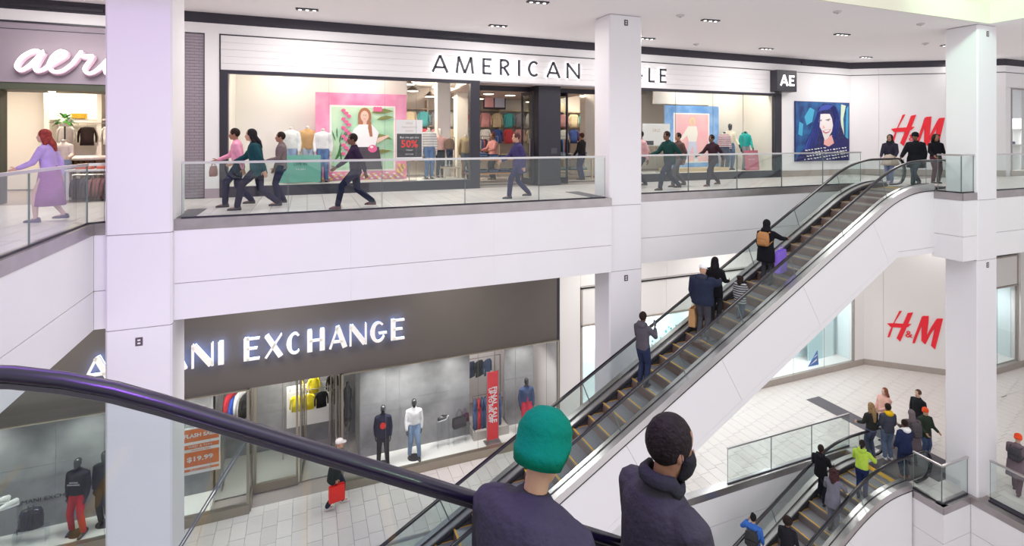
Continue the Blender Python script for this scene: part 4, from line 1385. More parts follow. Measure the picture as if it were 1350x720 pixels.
    # ---- hair and headwear
    if not mannequin or style == 'cap':
        mb = MB()
        if style != 'bald' and not (hat and style == 'short'):
            if not hood_up:
                mb.ell(HT((-.018, 0, .028)), (.104 * s, .086 * s, .108 * s), 14, 10, rot=RH)
        if style == 'afro':
            mb.ell(HT((-.02, 0, .045)), (.135 * s, .135 * s, .13 * s), 14, 10, rot=RH)
        if style == 'bun':
            mb.ell(HT((-.06, 0, .135)), .055 * s, 10, 8)
        if style in ('long', 'verylong', 'curly'):
            e = {'long': 1.36, 'verylong': 1.22, 'curly': 1.40}[style]
            k = 1.25 if style == 'curly' else 1.0
            mb.tube([HT((-.05, 0, .04)), HT((-.075, 0, -.05)), S(U((-.10, 0, 1.46))), S(U((-.125, 0, e)))], [.085 * k * s, .082 * k * s, .085 * k * s, .05 * s], 12, flat=.62, up=(1, 0, 0), round_ends=True)
            for sd in (1, -1):
                mb.tube([HT((-.01, .062 * sd, .03)), HT((-.01, .078 * sd, -.05)), S(U((-.02, .09 * sd, 1.47))), S(U((-.03, .10 * sd, e + .02)))], [.03 * s, .034 * k * s, .034 * k * s, .018 * s], 8, round_ends=True)
            if style == 'curly':
                rr_ = random.Random(len(label))
                for q in range(22):
                    a = rr_.uniform(1.2, 5.1); zz = rr_.uniform(-.16, .1)
                    mb.ell(HT((-.02 + .10 * math.cos(a), .10 * math.sin(a), zz)), .038 * s, 7, 5)
        if style == 'ponytail':
            mb.tube([HT((-.10, 0, .05)), HT((-.15, 0, 0)), HT((-.13, 0, -.14)), HT((-.12, 0, -.22))], [.03 * s, .038 * s, .03 * s, .012 * s], 8, round_ends=True)
        if mb.v and not hood_up and style != 'hijab':
            link('hair', fuse(mb, vox * .7, 2), root, True).data.materials.append(hair_mat(hair))
        if hood_up or style == 'hijab':
            mb = MB()
            mb.ell(HT((-.028, 0, .022)), (.112 * s, .098 * s, .122 * s), 14, 10, rot=RH)
            mb.tube([HT((-.03, 0, -.02)), S(U((-.03, 0, 1.47))), S(U((-.02, 0, 1.40)))], [.09 * s, .10 * s, .13 * s], 12, round_ends=True)
            link('hood' if hood_up else 'headscarf', fuse(mb, vox * .7, 2), root, True).data.materials.append(cloth(hood or top))
    if hat:
        kind, c = hat
        HT0 = HT
        HT = lambda p: HT0((p[0] * hats, p[1] * hats, p[2] * hats - .01 * (hats - 1)))
        mb = MB()
        if kind == 'beanie':
            rings = []
            for z, a, b_ in ((.0, .100, .086), (.03, .107, .092), (.045, .108, .093), (.046, .104, .089), (.08, .104, .089), (.115, .085, .073), (.14, .05, .043), (.148, .012, .012)):
                rings.append([HT((-.008 + a * math.cos(2 * math.pi * i / 24) * (1 + .012 * (i % 2)), b_ * math.sin(2 * math.pi * i / 24) * (1 + .012 * (i % 2)), z + .0 - (.03 if math.cos(2 * math.pi * i / 24) < 0 and z < .06 else 0))) for i in range(24)])
            mb.loft(rings)
        elif kind == 'cap':
            rings = []
            for z, a, b_ in ((.03, .102, .088), (.07, .102, .088), (.11, .080, .07), (.132, .04, .035), (.137, .01, .01)):
                rings.append([HT((-.008 + a * math.cos(2 * math.pi * i / 18), b_ * math.sin(2 * math.pi * i / 18), z)) for i in range(18)])
            mb.loft(rings)
            mb.loft([[HT((.06 + .11 * math.sin(t_) * 1, w_ * .08, .035 + z)) for t_, w_ in ((.0, -1), (.9, -.8), (1.5, 0), (.9, .8), (0, 1))] for z in (0, .008)])
        mb.obj('hat', cloth(c), root, smooth=True)
    if mask:
        mb = MB()
        mb.loft([[HT((.02 + rx_ * math.cos(R(a)), .070 * math.sin(R(a)) * k_, z)) for a in (-80, -60, -35, -12, 12, 35, 60, 80)] + [HT((.0 + (rx_ - .03) * math.cos(R(a)), .060 * math.sin(R(a)) * k_, z)) for a in (80, 60, 35, 12, -12, -35, -60, -80)] for z, rx_, k_ in ((-.112, .070, .85), (-.095, .088, 1.0), (-.055, .100, 1.1), (-.03, .094, 1.12), (-.012, .080, 1.1))])
        mb.tube([HT((.04, .074, -.04)), HT((.0, .082, -.02)), HT((-.01, .084, .02))], .002, 4)
        mb.tube([HT((.04, -.074, -.04)), HT((.0, -.082, -.02)), HT((-.01, -.084, .02))], .002, 4)
        mb.obj('face_mask', cloth(mask), root, smooth=True)
    M = Matrix.Translation(Vector(pos)) @ Matrix.Rotation(R(face), 4, 'Z')
    info = dict(root=root, M=M, s=s, hand=[(wr[i] + (wr[i] - elb[i]).normalized() * .09) for i in range(2)], U=U, hc=hc)
    info['world'] = lambda p: M @ (Vector(p) * s)
    return info

# things people carry
def bag(label, at, w_=.36, h_=.40, d_=.12, c=(.3, .2, .1), rz=0, handle=.16, name='shopping_bag', cat='bag', tilt=0, soft=.02, logo=None, logom=None):
    "hangs by its handle from the point at"
    t = empty(name, at, R(rz), label, cat)
    m = mat('bag_%02x%02x%02x' % tuple(int(v * 255) for v in c), c, .6, var=.06)
    mb = MB()
    top, bot = -handle, -handle - h_
    rings = []
    for z, kx, ky in ((bot, .94, .9), (bot + .01, 1, 1), ((top + bot) / 2, 1.0, 1.06), (top, .98, .75), (top - .004, .93, .6), (top - .05, .9, .5)):
        x, y = w_ / 2 * kx, d_ / 2 * ky
        rings.append([(-x, -y, z), (0, -y * 1.08, z), (x, -y, z), (x * 1.02, 0, z), (x, y, z), (0, y * 1.08, z), (-x, y, z), (-x * 1.02, 0, z)])
    mb.loft(rings)
    mb.obj('body', m, t)
    for sd in (-1, 1):
        mb = MB(); mb.tube([(-w_ * .25, sd * d_ * .35, top - .02), (-w_ * .2, sd * d_ * .2, top * .45), (0, 0, 0), (w_ * .2, sd * d_ * .2, top * .45), (w_ * .25, sd * d_ * .35, top - .02)], .006, 5)
        mb.obj('handle', m, t)
    return t
def backpack(label, P, c, w_=.30, h_=.42, d_=.14, x=-.20, z=1.20, handle_c=None):
    t = empty('backpack', P['world'](Vector(P['U']((x, 0, z - h_ / 2)))), P['root'].rotation_euler.z, label, 'backpack')
    m = mat('bag_%02x%02x%02x' % tuple(int(v * 255) for v in c), c, .6, var=.06)
    mb = MB()
    rings = []
    for zz, kx, ky in ((0, .8, .8), (.03, 1, 1), (h_ * .5, 1, 1.1), (h_ * .85, .92, .9), (h_, .6, .5)):
        a, b = w_ / 2 * kx, d_ / 2 * ky
        rings.append([(b * math.copysign(abs(math.cos(q)) ** .6, math.cos(q)), a * math.copysign(abs(math.sin(q)) ** .6, math.sin(q)), zz) for q in [2 * math.pi * i / 14 for i in range(14)]])
    mb.loft(rings); mb.obj('body', m, t, smooth=True)
    mb = MB(); mb.cbox(-d_ / 2 - .04, -d_ / 2 + .01, -w_ * .36, w_ * .36, .04, h_ * .45, .015); mb.obj('front_pocket', m, t)
    for sd in (-1, 1):
        mb = MB(); mb.tube([(d_ * .3, sd * .10, h_ * .9), (d_ * .5 + .04, sd * .12, h_ * .98), (d_ * .5 + .13, sd * .12, h_ * .9), (d_ * .5 + .2, sd * .13, h_ * .55), (d_ * .5 + .1, sd * .17, .12), (d_ * .3, sd * .14, .05)], .014, 6); mb.obj('strap', m, t, smooth=True)
    return t

NAV = (.012, .016, .045); BLK = (.010, .010, .013); CHA = (.035, .035, .045); JEAN = (.06, .10, .20); TEALD = (.012, .055, .065)
# upper floor, left walkway
p = person('woman in mauve top and long purple skirt at far left', (-4.35, 11.85, 0), 178, 1.70, top=(.50, .38, .72), pants=None, skirt=((.36, .12, .34), .30, .03), skin='light', hair=(.30, .05, .04), style='long', step=.36, shoe=(.07, .05, .12), lean=6, arms=((25, 40), (-25, 20)), hem=1.0)
# group before the left window
p = person('woman in pink top and dark trousers, first of the group at left', (-1.42, 12.95, 0), 182, 1.78, top=(.72, .32, .42), pants=NAV, skin='brown', style='short', step=.5, lean=5, hem=.98, arms=((-20, 10), (32, 35)), head_tilt=5)
bag('brown leather handbag held by the woman in pink at left', p['world'](p['hand'][1]), .34, .22, .12, (.30, .16, .12), 90, .10, 'handbag')
person('person with long dark hair and dark teal coat striding left before the window', (-.98, 12.3, 0), 180, 1.82, top=TEALD, pants=(.02, .02, .04), skin='tan', hair=(.012, .01, .012), style='long', step=.74, lean=9, hem=.78, coat=.02, arms=((-28, 12), (38, 25)), bulk=1.12)
person('man in grey-brown jacket and navy trousers behind the group at left', (-.55, 12.9, 0), 186, 1.66, top=(.17, .13, .13), pants=NAV, skin='brown', step=.12, hem=.86, arms=((18, 60), (5, 20)), eyes=True)
person('dark-clothed walker passing the pink poster', (.98, 11.75, 0), 184, 1.72, top=(.035, .02, .045), pants=(.018, .02, .045), skin='dark', step=.78, lean=4, hem=.84, arms=((-30, 15), (30, 25)), shoe=(.10, .03, .04))
person('walker in purple-navy coat before the shop entrance', (5.0, 12.15, 0), 178, 1.72, top=(.055, .045, .13), pants=(.03, .03, .09), skin='tan', hair=(.10, .04, .035), step=.60, lean=5, hem=.70, coat=.03, arms=((-20, 20), (30, 30)), bulk=1.1, shoe=(.02, .02, .05))
person('shopper in black standing inside the shop entrance', (9.25, 16.5, .012), 120, 1.70, top=(.02, .018, .02), pants=(.05, .06, .12), skin='brown', hair=(.05, .02, .015), style='short', arms=((10, 30), (10, 30)))
person('shopper in blush top at the table in the shop entrance', (6.3, 17.8, .012), 200, 1.70, top=(.62, .30, .28), pants=CHA, skin='brown', hair=(.20, .08, .05), style='bun', arms=((30, 50), (30, 50)))
# right of the middle column
person('woman in pale pink top walking left by the middle column', (9.65, 13.5, 0), 180, 1.78, top=(.62, .36, .38), pants=(.03, .03, .05), skin='dark', step=.45, hem=.94, arms=((-20, 20), (25, 30)))
p = person('long-striding man in dark green jacket right of the middle column', (9.95, 12.5, 0), 180, 1.84, top=(.015, .055, .05), pants=(.03, .035, .06), skin='dark', step=.78, lean=7, hem=.82, arms=((-42, 5), (35, 40)), bulk=1.08, shoe=(.02, .018, .02))
p = person('walker in brown top with grey coat over the arm', (10.85, 13.2, 0), 178, 1.74, top=(.11, .065, .06), pants=(.10, .09, .10), skin='brown', step=.55, hem=.74, coat=.02, arms=((-20, 30), (20, 30)))
person('walker in dark maroon-brown jacket passing the rose window card', (12.05, 13.0, 0), 182, 1.70, top=(.045, .022, .03), pants=(.035, .03, .045), skin='dark', step=.62, lean=5, hem=.80, arms=((-35, 15), (38, 30)), shoe=(.10, .05, .05))
# upper right
person('woman in black jacket over full beige skirt by the brush-lettered wall', (18.6, 11.75, 0), 200, 1.66, top=(.03, .026, .045), pants=(.20, .22, .40), skirt=((.62, .48, .42), .62, .08), skin='brown', style='hijab', hood=(.02, .02, .03), step=.32, hem=.98, arms=((15, 40), (10, 40)), shoe=(.12, .12, .30))
person('man in black coat striding left at the head of the long escalator', (17.95, 10.55, 0), 186, 1.80, top=(.010, .010, .014), pants=(.045, .05, .065), skin='dark', step=.74, lean=3, hem=.66, coat=.045, arms=((-5, 10), (32, 20)), bulk=1.22, hat=('beanie', (.012, .012, .016)), shoe=(.02, .02, .025))
person('young person in black jacket and striped track trousers beside the right column', (19.75, 11.0, 0), 240, 1.66, top=(.012, .012, .018), pants=(.10, .035, .05), skin='brown', style='curly', hem=.90, arms=((10, 50), (10, 50)))

# lower floor
p = person('walker in charcoal coat and white cap before the lower shop entrance', (.70, 14.85, LOW), 5, 1.86, top=(.03, .035, .035), pants=(.03, .035, .06), skin='tan', step=.40, lean=8, hem=.70, coat=.02, bulk=1.15, hat=('cap', (.80, .76, .72)), arms=((15, 20), (-10, 10)), shoe=(.7, .6, .6))
bag('bright red shopping bag beside the white-capped walker', p['world'](p['hand'][1]), .40, .42, .14, (.86, .03, .02), 10, .06)
person('girl with long light-brown hair and black bomber at the lower escalator head', (16.45, 10.95, LOW), 80, 1.72, top=(.03, .032, .03), pants=(.10, .11, .18), skin='tan', hair=(.30, .19, .09), style='verylong', hem=.92, arms=((15, 50), (10, 40)), eyes=False)
person('boy in grey jacket with bright yellow hood', (16.85, 10.70, LOW), 65, 1.74, top=(.075, .08, .11), pants=(.14, .19, .30), skin='dark', hood=(.85, .52, .02), hem=.86, arms=((8, 30), (8, 30)), shoe=(.75, .75, .78))
person('woman with red-brown hair and pink fluffy coat on the lower floor', (17.95, 11.5, LOW), 170, 1.70, top=(.72, .42, .36), pants=(.10, .14, .25), skin='light', hair=(.28, .10, .06), style='long', step=.35, hem=.78, arms=((40, 40), (10, 20)), bulk=1.15, coat=.02)
person('boy in navy jacket with white-lined hood stepping onto the lower escalator', (16.42, 9.95, LOW), 75, 1.70, top=(.02, .028, .08), pants=(.02, .028, .07), skin='dark', hood=(.80, .80, .80), hem=.80, coat=.01, arms=((6, 20), (10, 30)), bulk=1.12, shoe=(.30, .10, .06))
p = person('shopper in long taupe quilted coat with backpack left of the right column', (17.28, 10.25, LOW), 60, 1.64, top=(.135, .105, .12), pants=(.03, .025, .03), skin='tan', hem=.50, coat=.03, bulk=1.2, hood=(.16, .13, .14), hood_up=True, head_tilt=28, arms=((20, 60), (15, 55)), eyes=False, lean=4)
backpack('dark taupe backpack on the quilted coat by the right column', P=p, c=(.06, .05, .06))
p = person('person in orange-red beanie and dark green coat behind the quilted coat', (18.05, 10.35, LOW), 250, 1.55, top=(.035, .05, .035), pants=(.07, .10, .20), skin='tan', hat=('beanie', (.82, .10, .03)), hem=.72, coat=.02, bulk=1.1, arms=((15, 60), (15, 50)))
person('brown-haired person in black jacket partly hidden by the right column', (18.75, 10.95, LOW), 175, 1.74, top=(.022, .024, .03), pants=(.03, .04, .09), skin='light', hair=(.10, .05, .03), hem=.84, arms=((0, 10), (0, 10)), step=.3)
p = person('bent shopper in taupe quilted coat with orange-red hat at far right', (18.62, 8.35, LOW), 12, 1.66, top=(.17, .13, .15), pants=(.10, .05, .07), skin='tan', hat=('beanie', (.85, .09, .03)), hem=.52, coat=.03, bulk=1.12, step=.42, lean=12, head_tilt=14, arms=((25, 50), (20, 50)), shoe=(.06, .015, .015))
backpack('black backpack worn over the taupe coat at far right', P=p, c=(.035, .03, .04), h_=.36)

# on the long escalator
def stripes(name, c1, c2, sc=34, axis='Z'):
    m = bpy.data.materials.new(name); m.use_nodes = True
    nt = m.node_tree; b = nt.nodes['Principled BSDF']
    tc = nt.nodes.new('ShaderNodeTexCoord'); wv = nt.nodes.new('ShaderNodeTexWave')
    wv.bands_direction = axis; wv.inputs['Scale'].default_value = sc; wv.inputs['Distortion'].default_value = .6
    cr = nt.nodes.new('ShaderNodeValToRGB'); cr.color_ramp.interpolation = 'CONSTANT'
    cr.color_ramp.elements[0].color = tuple(c1) + (1,); cr.color_ramp.elements[1].position = .5; cr.color_ramp.elements[1].color = tuple(c2) + (1,)
    nt.links.new(tc.outputs['Object'], wv.inputs['Vector']); nt.links.new(wv.outputs['Fac'], cr.inputs[0])
    nt.links.new(cr.outputs[0], b.inputs['Base Color']); b.inputs['Roughness'].default_value = .8
    return m
STR = stripes('black_white_stripe', (.03, .03, .035), (.45, .45, .47), 5.5)
def stepz(t, x):
    best = min((c for c in t.children if c.name.startswith('step')), key=lambda c: abs(c.location.x + t.location.x - x))
    return best.location.z + t.location.z + .006
p = person('man in grey jacket and dark jeans looking at his phone on the long escalator', (7.36, 10.22, stepz(esc1, 7.36)), 20, 1.74, top=(.10, .09, .11), pants=(.03, .04, .09), skin='dark', hem=.88, hood=(.10, .09, .11), arms=((20, 30), (0, 0)), hands=(None, (.36, -.10, 1.30)), eyes=True, head_tilt=8)
h = p['world'](Vector(p['hand'][1]) + Vector((.0, .0, .06)))
t = empty('phone', h, R(20), 'dark phone held up by the man in the grey jacket', 'phone')
B('case', -.006, .006, -.038, .038, -.07, .07, mat('phone_black', (.02, .02, .025), .3), t, .003)
B('screen', -.0075, -.006, -.034, .034, -.064, .064, mat('phone_screen', (.2, .25, .3), .1), t)
p = person('broad man in navy puffer jacket and white cap resting a hand on the handrail', (9.05, 10.12, stepz(esc1, 9.05)), 28, 1.84, top=(.022, .028, .055), pants=(.08, .075, .09), skin='tan', hat=('cap', (.85, .85, .86)), hood=(.04, .045, .07), hem=.84, bulk=1.45, arms=((5, 15), (0, 0)), hands=(None, (.52, -.22, 1.30)), head_tilt=16, eyes=False, shoe=(.15, .15, .17), hair=(.05, .04, .04))
bag('tan paper shopping bag carried by the man in the navy puffer', p['world'](p['hand'][0]), .38, .46, .16, (.52, .29, .12), 30, .12)
person('small child in black and white striped coat beside the navy puffer man', (10.05, 9.92, stepz(esc1, 10.05)), 25, 1.08, skin='brown', style='curly', top=(.1, .1, .1), pants=(.08, .13, .18), hem=.62, coat=.03, bulk=1.2, eyes=False, hands=(None, (.3, -.15, 1.2)), stripe=STR)
p = person('woman with long black hair and black coat ahead of the navy puffer man', (9.75, 10.45, stepz(esc1, 9.75)), 25, 1.68, top=(.012, .012, .016), pants=(.03, .03, .04), skin='brown', style='verylong', hair=(.010, .008, .010), hem=.70, coat=.02, arms=((10, 30), (20, 60)), eyes=True, bulk=1.05, head_turn=-15)
p = person('person in black headscarf and long black coat holding the handrail', (11.22, 10.2, stepz(esc1, 11.22)), 20, 1.70, top=(.010, .010, .013), pants=(.05, .05, .06), skin='brown', style='hijab', hood=(.012, .012, .016), hem=.62, coat=.03, bulk=1.15, hands=(None, (.50, -.34, 1.22)), arms=((5, 20), (0, 0)), eyes=False, lean=4)
backpack('tan brown backpack on the person in the black coat', P=p, c=(.42, .19, .06), w_=.30, h_=.36, z=1.24)
bag('purple shopping bag swinging by the person in the black coat', p['world'](Vector((.26, -.28, 1.06))), .44, .58, .14, (.30, .16, .80), 20, .12)

# on the lower escalator
p = person('slim person in black hooded jacket going down the lower escalator', (13.7, 10.55, stepz(esc2, 13.7)), 20, 1.70, top=(.012, .012, .018), pants=(.015, .015, .025), skin='dark', hem=.84, hood=(.014, .014, .02), arms=((20, 40), (25, 50)), eyes=False, feet=[(.18, .09, .19), (0, -.09, .085)])
p = person('girl in lime green hoodie reaching for the handrail', (14.55, 9.95, stepz(esc2, 14.55)), 25, 1.62, top=(.42, .60, .07), pants=(.02, .03, .10), skin='dark', hair=(.02, .012, .012), style='ponytail', hood=(.42, .60, .08), hem=.92, hands=(None, (.42, -.28, 1.12)), arms=((20, 50), (0, 0)), lean=6, eyes=False)
p = person('woman with big curly hair and grey coat leaning on the handrail', (13.35, 9.92, stepz(esc2, 13.35)), 25, 1.66, top=(.16, .16, .20), pants=(.14, .14, .18), skin='brown', hair=(.05, .02, .022), style='curly', hood=None, hem=.70, coat=.03, hands=(None, (.46, -.22, 1.10)), arms=((20, 50), (0, 0)), lean=10, eyes=False, collar=1)
t = empty('scarf', p['world'](Vector(p['U']((0, 0, 1.46)))), R(25), 'hot pink scarf round the neck of the curly-haired woman', 'scarf')
mb = MB(); mb.tube([(.085 * math.cos(a * math.pi / 6), .085 * math.sin(a * math.pi / 6), .01 * math.cos(a)) for a in range(12)], .03, 8, close=True); mb.obj('loop', cloth((.85, .04, .16)), t, smooth=True)
mb = MB(); mb.tube([(.10, -.03, -.02), (.14, -.04, -.12), (.14, -.04, -.24)], [.03, .028, .02], 8, flat=.5, round_ends=True); mb.obj('hanging_end', cloth((.85, .04, .16)), t, smooth=True)
p = person('person in bright blue patterned top with top-knot, holding the left handrail', (11.22, 10.62, stepz(esc2, 11.22)), 30, 1.66, top=(.05, .16, .55), pants=(.03, .03, .04), skin='tan', hair=(.012, .01, .012), style='bun', hem=.92, hands=((.34, .24, 1.28), None), arms=((0, 0), (10, 20)), eyes=False)
backpack('black rucksack with white cord on the person in blue', P=p, c=(.015, .015, .018), w_=.34, h_=.40, z=1.16)
person('dark-haired rider in black low on the lower escalator at bottom edge', (11.75, 10.0, stepz(esc2, 11.75)), 25, 1.62, top=(.02, .02, .026), pants=(.03, .03, .04), skin='dark', style='afro', hem=.80, arms=((10, 30), (10, 30)), eyes=False)

# the two men close by on the nearest escalator
z1 = stepz(esc3, .86)
p1 = person('man in green knitted hat and dark jacket, seen from behind, nearest', (.645, 1.61, z1), 30, .50 - z1, top=(.045, .042, .055), pants=(.03, .03, .05), skin='tan', hat=('beanie', (.0, .16, .09)), hats=1.24, style='short', hem=.84, bulk=1.36, vox=.010, hvox=.007, arms=((5, 20), (15, 40)), head_turn=-4, head_tilt=14, lean=15, collar=0, shz=1.35)
z2 = stepz(esc3, 1.34)
p2 = person('man with short dark hair and face mask in dark jacket, right of the green hat', (1.22, 1.65, z2), 4, .42 - z2, top=(.045, .042, .05), pants=(.03, .03, .05), skin='brown', hair=(.015, .01, .01), mask=(.02, .02, .022), hem=.84, bulk=1.04, vox=.010, hvox=.007, arms=((10, 25), (10, 25)), head_turn=-10, head_tilt=8, lean=8, collar=1)

for P_ in (p2,):
    mb = MB(); U_ = P_['U']
    mb.tube([tuple(Vector(U_((-.012 + .082 * math.cos(a * math.pi / 7), .080 * math.sin(a * math.pi / 7), 1.487 + (.03 if math.cos(a * math.pi / 7) < 0 else -.01)))) * P_['s']) for a in range(14)], .016 * P_['s'], 8, None, close=True, flat=1.9, up=(0, 0, 1))
    mb.obj('collar', cloth((.03, .03, .036)), P_['root'], smooth=True)
# ------------------------------------------------------------------ goods: shared pieces
def cm(c):
    return cloth(c)
def tshirt_mesh(long_sleeve=True, L=.66):
    mb = MB()
    prof = [(0, .20), (-.06, .225), (-.12, .215), (-.4, .205), (-L, .215)]
    rings = []
    for z, hw in [(0.02, .08)] + prof:
        rings.append([(hw * math.cos(a), .045 * math.sin(a) * (1 if z < 0 else .8), z) for a in [2 * math.pi * i / 12 for i in range(12)]])
    mb.loft(rings)
    for sd in (1, -1):
        mb.tube([(.17 * sd, 0, -.03), (.24 * sd, 0, -.14), (.27 * sd, .01, -.34)] + ([(.27 * sd, .01, -.55)] if long_sleeve else []), [.055, .05, .045] + ([.04] if long_sleeve else []), 8, flat=.7)
    return mb.mesh('garment')
SHIRT = tshirt_mesh()
def jeans_mesh():
    mb = MB()
    mb.loft([[(x * math.cos(a), .05 * math.sin(a), z) for a in [2 * math.pi * i / 10 for i in range(10)]] for z, x in ((0, .16), (-.15, .185), (-.26, .19))])
    for sd in (1, -1):
        mb.tube([(.09 * sd, 0, -.2), (.10 * sd, 0, -.55), (.10 * sd, 0, -.95)], [.085, .075, .06], 8, flat=.6)
    return mb.mesh('trousers')
JEANS = jeans_mesh()
hg = MB(); hg.tube([(0, 0, .14), (.02, 0, .12), (0, 0, .08), (0, 0, .04)], .004, 4); hg.tube([(-.19, 0, -.02), (0, 0, .045), (.19, 0, -.02)], .006, 5)
HANG = hg.mesh('hanger', STEEL)
def cname(c):
    r, g, b = c[:3]; mx, mn = max(c[:3]), min(c[:3])
    if mx < .06: return 'black'
    if mx - mn < .12 * mx + .02: return 'white' if mx > .6 else ('grey' if mx > .15 else 'charcoal')
    if mx - mn < .22 and mx > .6: return 'cream'
    if b == mx: return 'navy' if mx < .16 else ('pale blue' if mn > .25 else 'blue')
    if g == mx: return 'teal' if b > r else 'green'
    if abs(g - b) < .12 and g > .28: return 'pink'
    if g > .45: return 'yellow'
    return 'red' if g < .3 * r + .03 else ('tan' if mx > .4 else 'brown')
def hung(me, loc, c, rz, label, group, cat='clothes', sc=1.0, name='hanging_shirt'):
    t = empty(name, loc, R(rz), label, cat, group)
    t.scale = (sc, sc, sc)
    k = me.name + str(c)
    if k not in hung.cache:
        m2 = me.copy(); m2.materials.clear(); m2.materials.append(cm(c)); hung.cache[k] = m2
    link('garment', hung.cache[k], t, True)
    link('hanger', HANG, t)
    return t
hung.cache = {}
def rack(label, x0, x1, y, z0, z1, cols, glabel, group, me=None, rz=78, step=.085, name='clothes_rack', wall=False, drop=.18, sc=1.0):
    t = empty(name, (x0, y, z0), 0, label, 'clothes rack')
    mb = MB(); mb.tube([(0, 0, z1 - z0), (x1 - x0, 0, z1 - z0)], .014, 6); mb.obj('rail', STEEL, t)
    for x in (0, x1 - x0):
        mb = MB(); mb.tube([(x, 0, 0), (x, 0, z1 - z0)], .014, 6); mb.obj('post', STEEL, t)
        mb = MB(); mb.cbox(x - .02, x + .02, -.24, .24, 0, .03, .004); mb.obj('foot', STEEL, t)
    n = int((x1 - x0 - .1) / step)
    for i in range(n):
        c = cols[(i * 3 + i // 4) % len(cols)]
        hung(me or SHIRT, (x0 + .08 + i * step, y, z1 - .14 * sc), c, rz + (i % 3) * 3, '%s %s, %s from left' % (cname(c), glabel, ORD[i]) if n > 1 else cname(c) + ' ' + glabel, group, sc=sc)
    return t
def stack(label, x, y, z, cols, n=5, w_=.34, d_=.28, group=None, rz=0, k=None):
    if k is not None: label = ORD[k] + ' from left: ' + label
    t = empty('folded_stack', (x, y, z), R(rz), label, 'clothes', group)
    zz = 0
    for i in range(n):
        h_ = .034 + .006 * ((i * 5) % 3)
        mb = MB(); e = .008 * ((i * 7) % 3)
        mb.cbox(-w_ / 2 + e, w_ / 2 - e, -d_ / 2, d_ / 2 - e, zz, zz + h_, .014)
        mb.obj('folded_shirt', cm(cols[i % len(cols)]), t)
        zz += h_
    return t
def table(label, x, y, z, w_, d_, h_, m, shelf=True, mleg=None):
    t = empty('display_table', (x, y, z), 0, label, 'table')
    B('table_top', -w_ / 2, w_ / 2, -d_ / 2, d_ / 2, h_ - .05, h_, m, t, .006)
    for sx in (-1, 1):
        for sy in (-1, 1):
            B('leg', sx * (w_ / 2 - .05) - .03, sx * (w_ / 2 - .05) + .03, sy * (d_ / 2 - .05) - .03, sy * (d_ / 2 - .05) + .03, 0, h_ - .05, mleg or m, t)
    if shelf: B('shelf', -w_ / 2 + .03, w_ / 2 - .03, -d_ / 2 + .03, d_ / 2 - .03, .28, .32, m, t)
    return t
WOOD = mat('orange_oak', (.50, .24, .10), .5, var=.12, scale=4)
LOAK = mat('light_oak', (.62, .48, .34), .5, var=.08, scale=4)
BLKM = mat('black_gloss_mannequin', (.014, .013, .016), .18, coat=.8)
CRMM = mat('cream_mannequin', (.66, .60, .52), .4)

def manneq(label, x, y, z, face, H, **k):
    bm = k.pop('m', BLKM)
    base = k.pop('base', None)
    p = person(label, (x, y, z + .012), face, H, name='mannequin', cat='mannequin', mannequin=bm, eyes=False, vox=.019, **k)
    s = H / 1.75
    mb = MB(); mb.loft([[(r_ * math.cos(a), r_ * math.sin(a) * 1.0, zz) for a in [2 * math.pi * i / 20 for i in range(20)]] for r_, zz in ((.20, -.012), (.20, -.002), (.19, 0))])
    mb.obj('stand_plate', base or STEEL, p['root'])
    return p
WHITEC = (.78, .77, .74)
# ---- windows of the fashion shop
manneq('headless mannequin in white denim jacket and jeans at the left of the pink poster', -.42, 15.75, .26, -95, 1.74, m=CRMM, headless=True, top=(.74, .76, .70), pants=(.30, .38, .52), hem=.95, arms=((5, 12), (-5, 15)), shoe=(.5, .48, .45))
manneq('headless mannequin in tan patterned jacket between two pale ones', .02, 16.15, .26, -80, 1.78, m=CRMM, headless=True, top=(.56, .34, .14), pants=(.36, .42, .52), hem=.9, arms=((10, 30), (5, 15)))
manneq('headless mannequin in white shirt and blue jeans before the pink poster', .42, 15.72, .26, -92, 1.70, m=CRMM, headless=True, top=WHITEC, pants=(.09, .17, .34), hem=.96, arms=((0, 10), (8, 14)))
manneq('headless mannequin in white and grey striped knit and jeans beside the 50% sign', 3.5, 15.85, .26, -85, 1.74, m=CRMM, headless=True, top=(.62, .60, .56), pants=(.10, .17, .32), hem=.98, arms=((4, 10), (-4, 14)), stripe=stripes('pale_stripe', (.72, .70, .66), (.42, .40, .38), 4))
manneq('mannequin in pink top and black trousers behind the striped one', 3.95, 16.25, .26, -90, 1.55, m=CRMM, top=(.70, .40, .34), pants=(.03, .03, .04), hem=.98, arms=((4, 10), (-4, 14)))
manneq('mannequin in maroon and white striped sweater in the right window', 15.15, 15.75, .26, -110, 1.68, m=BLKM, headless=True, top=(.6, .5, .5), pants=(.05, .06, .10), hem=.95, arms=((4, 14), (-4, 14)), stripe=stripes('maroon_stripe', (.70, .64, .62), (.26, .05, .10), 4))
manneq('dark mannequin in cream top and jeans in the right window', 15.62, 15.95, .26, -100, 1.84, m=BLKM, top=(.72, .66, .52), pants=(.10, .16, .28), hem=1.0, arms=((14, 30), (-4, 14)))
manneq('mannequin in teal hooded top with small red bag in the right window', 16.22, 15.75, .26, -105, 1.70, m=BLKM, headless=True, top=(.03, .42, .38), pants=(.30, .32, .34), hem=.95, hood=(.03, .42, .38), arms=((10, 20), (-8, 24)))
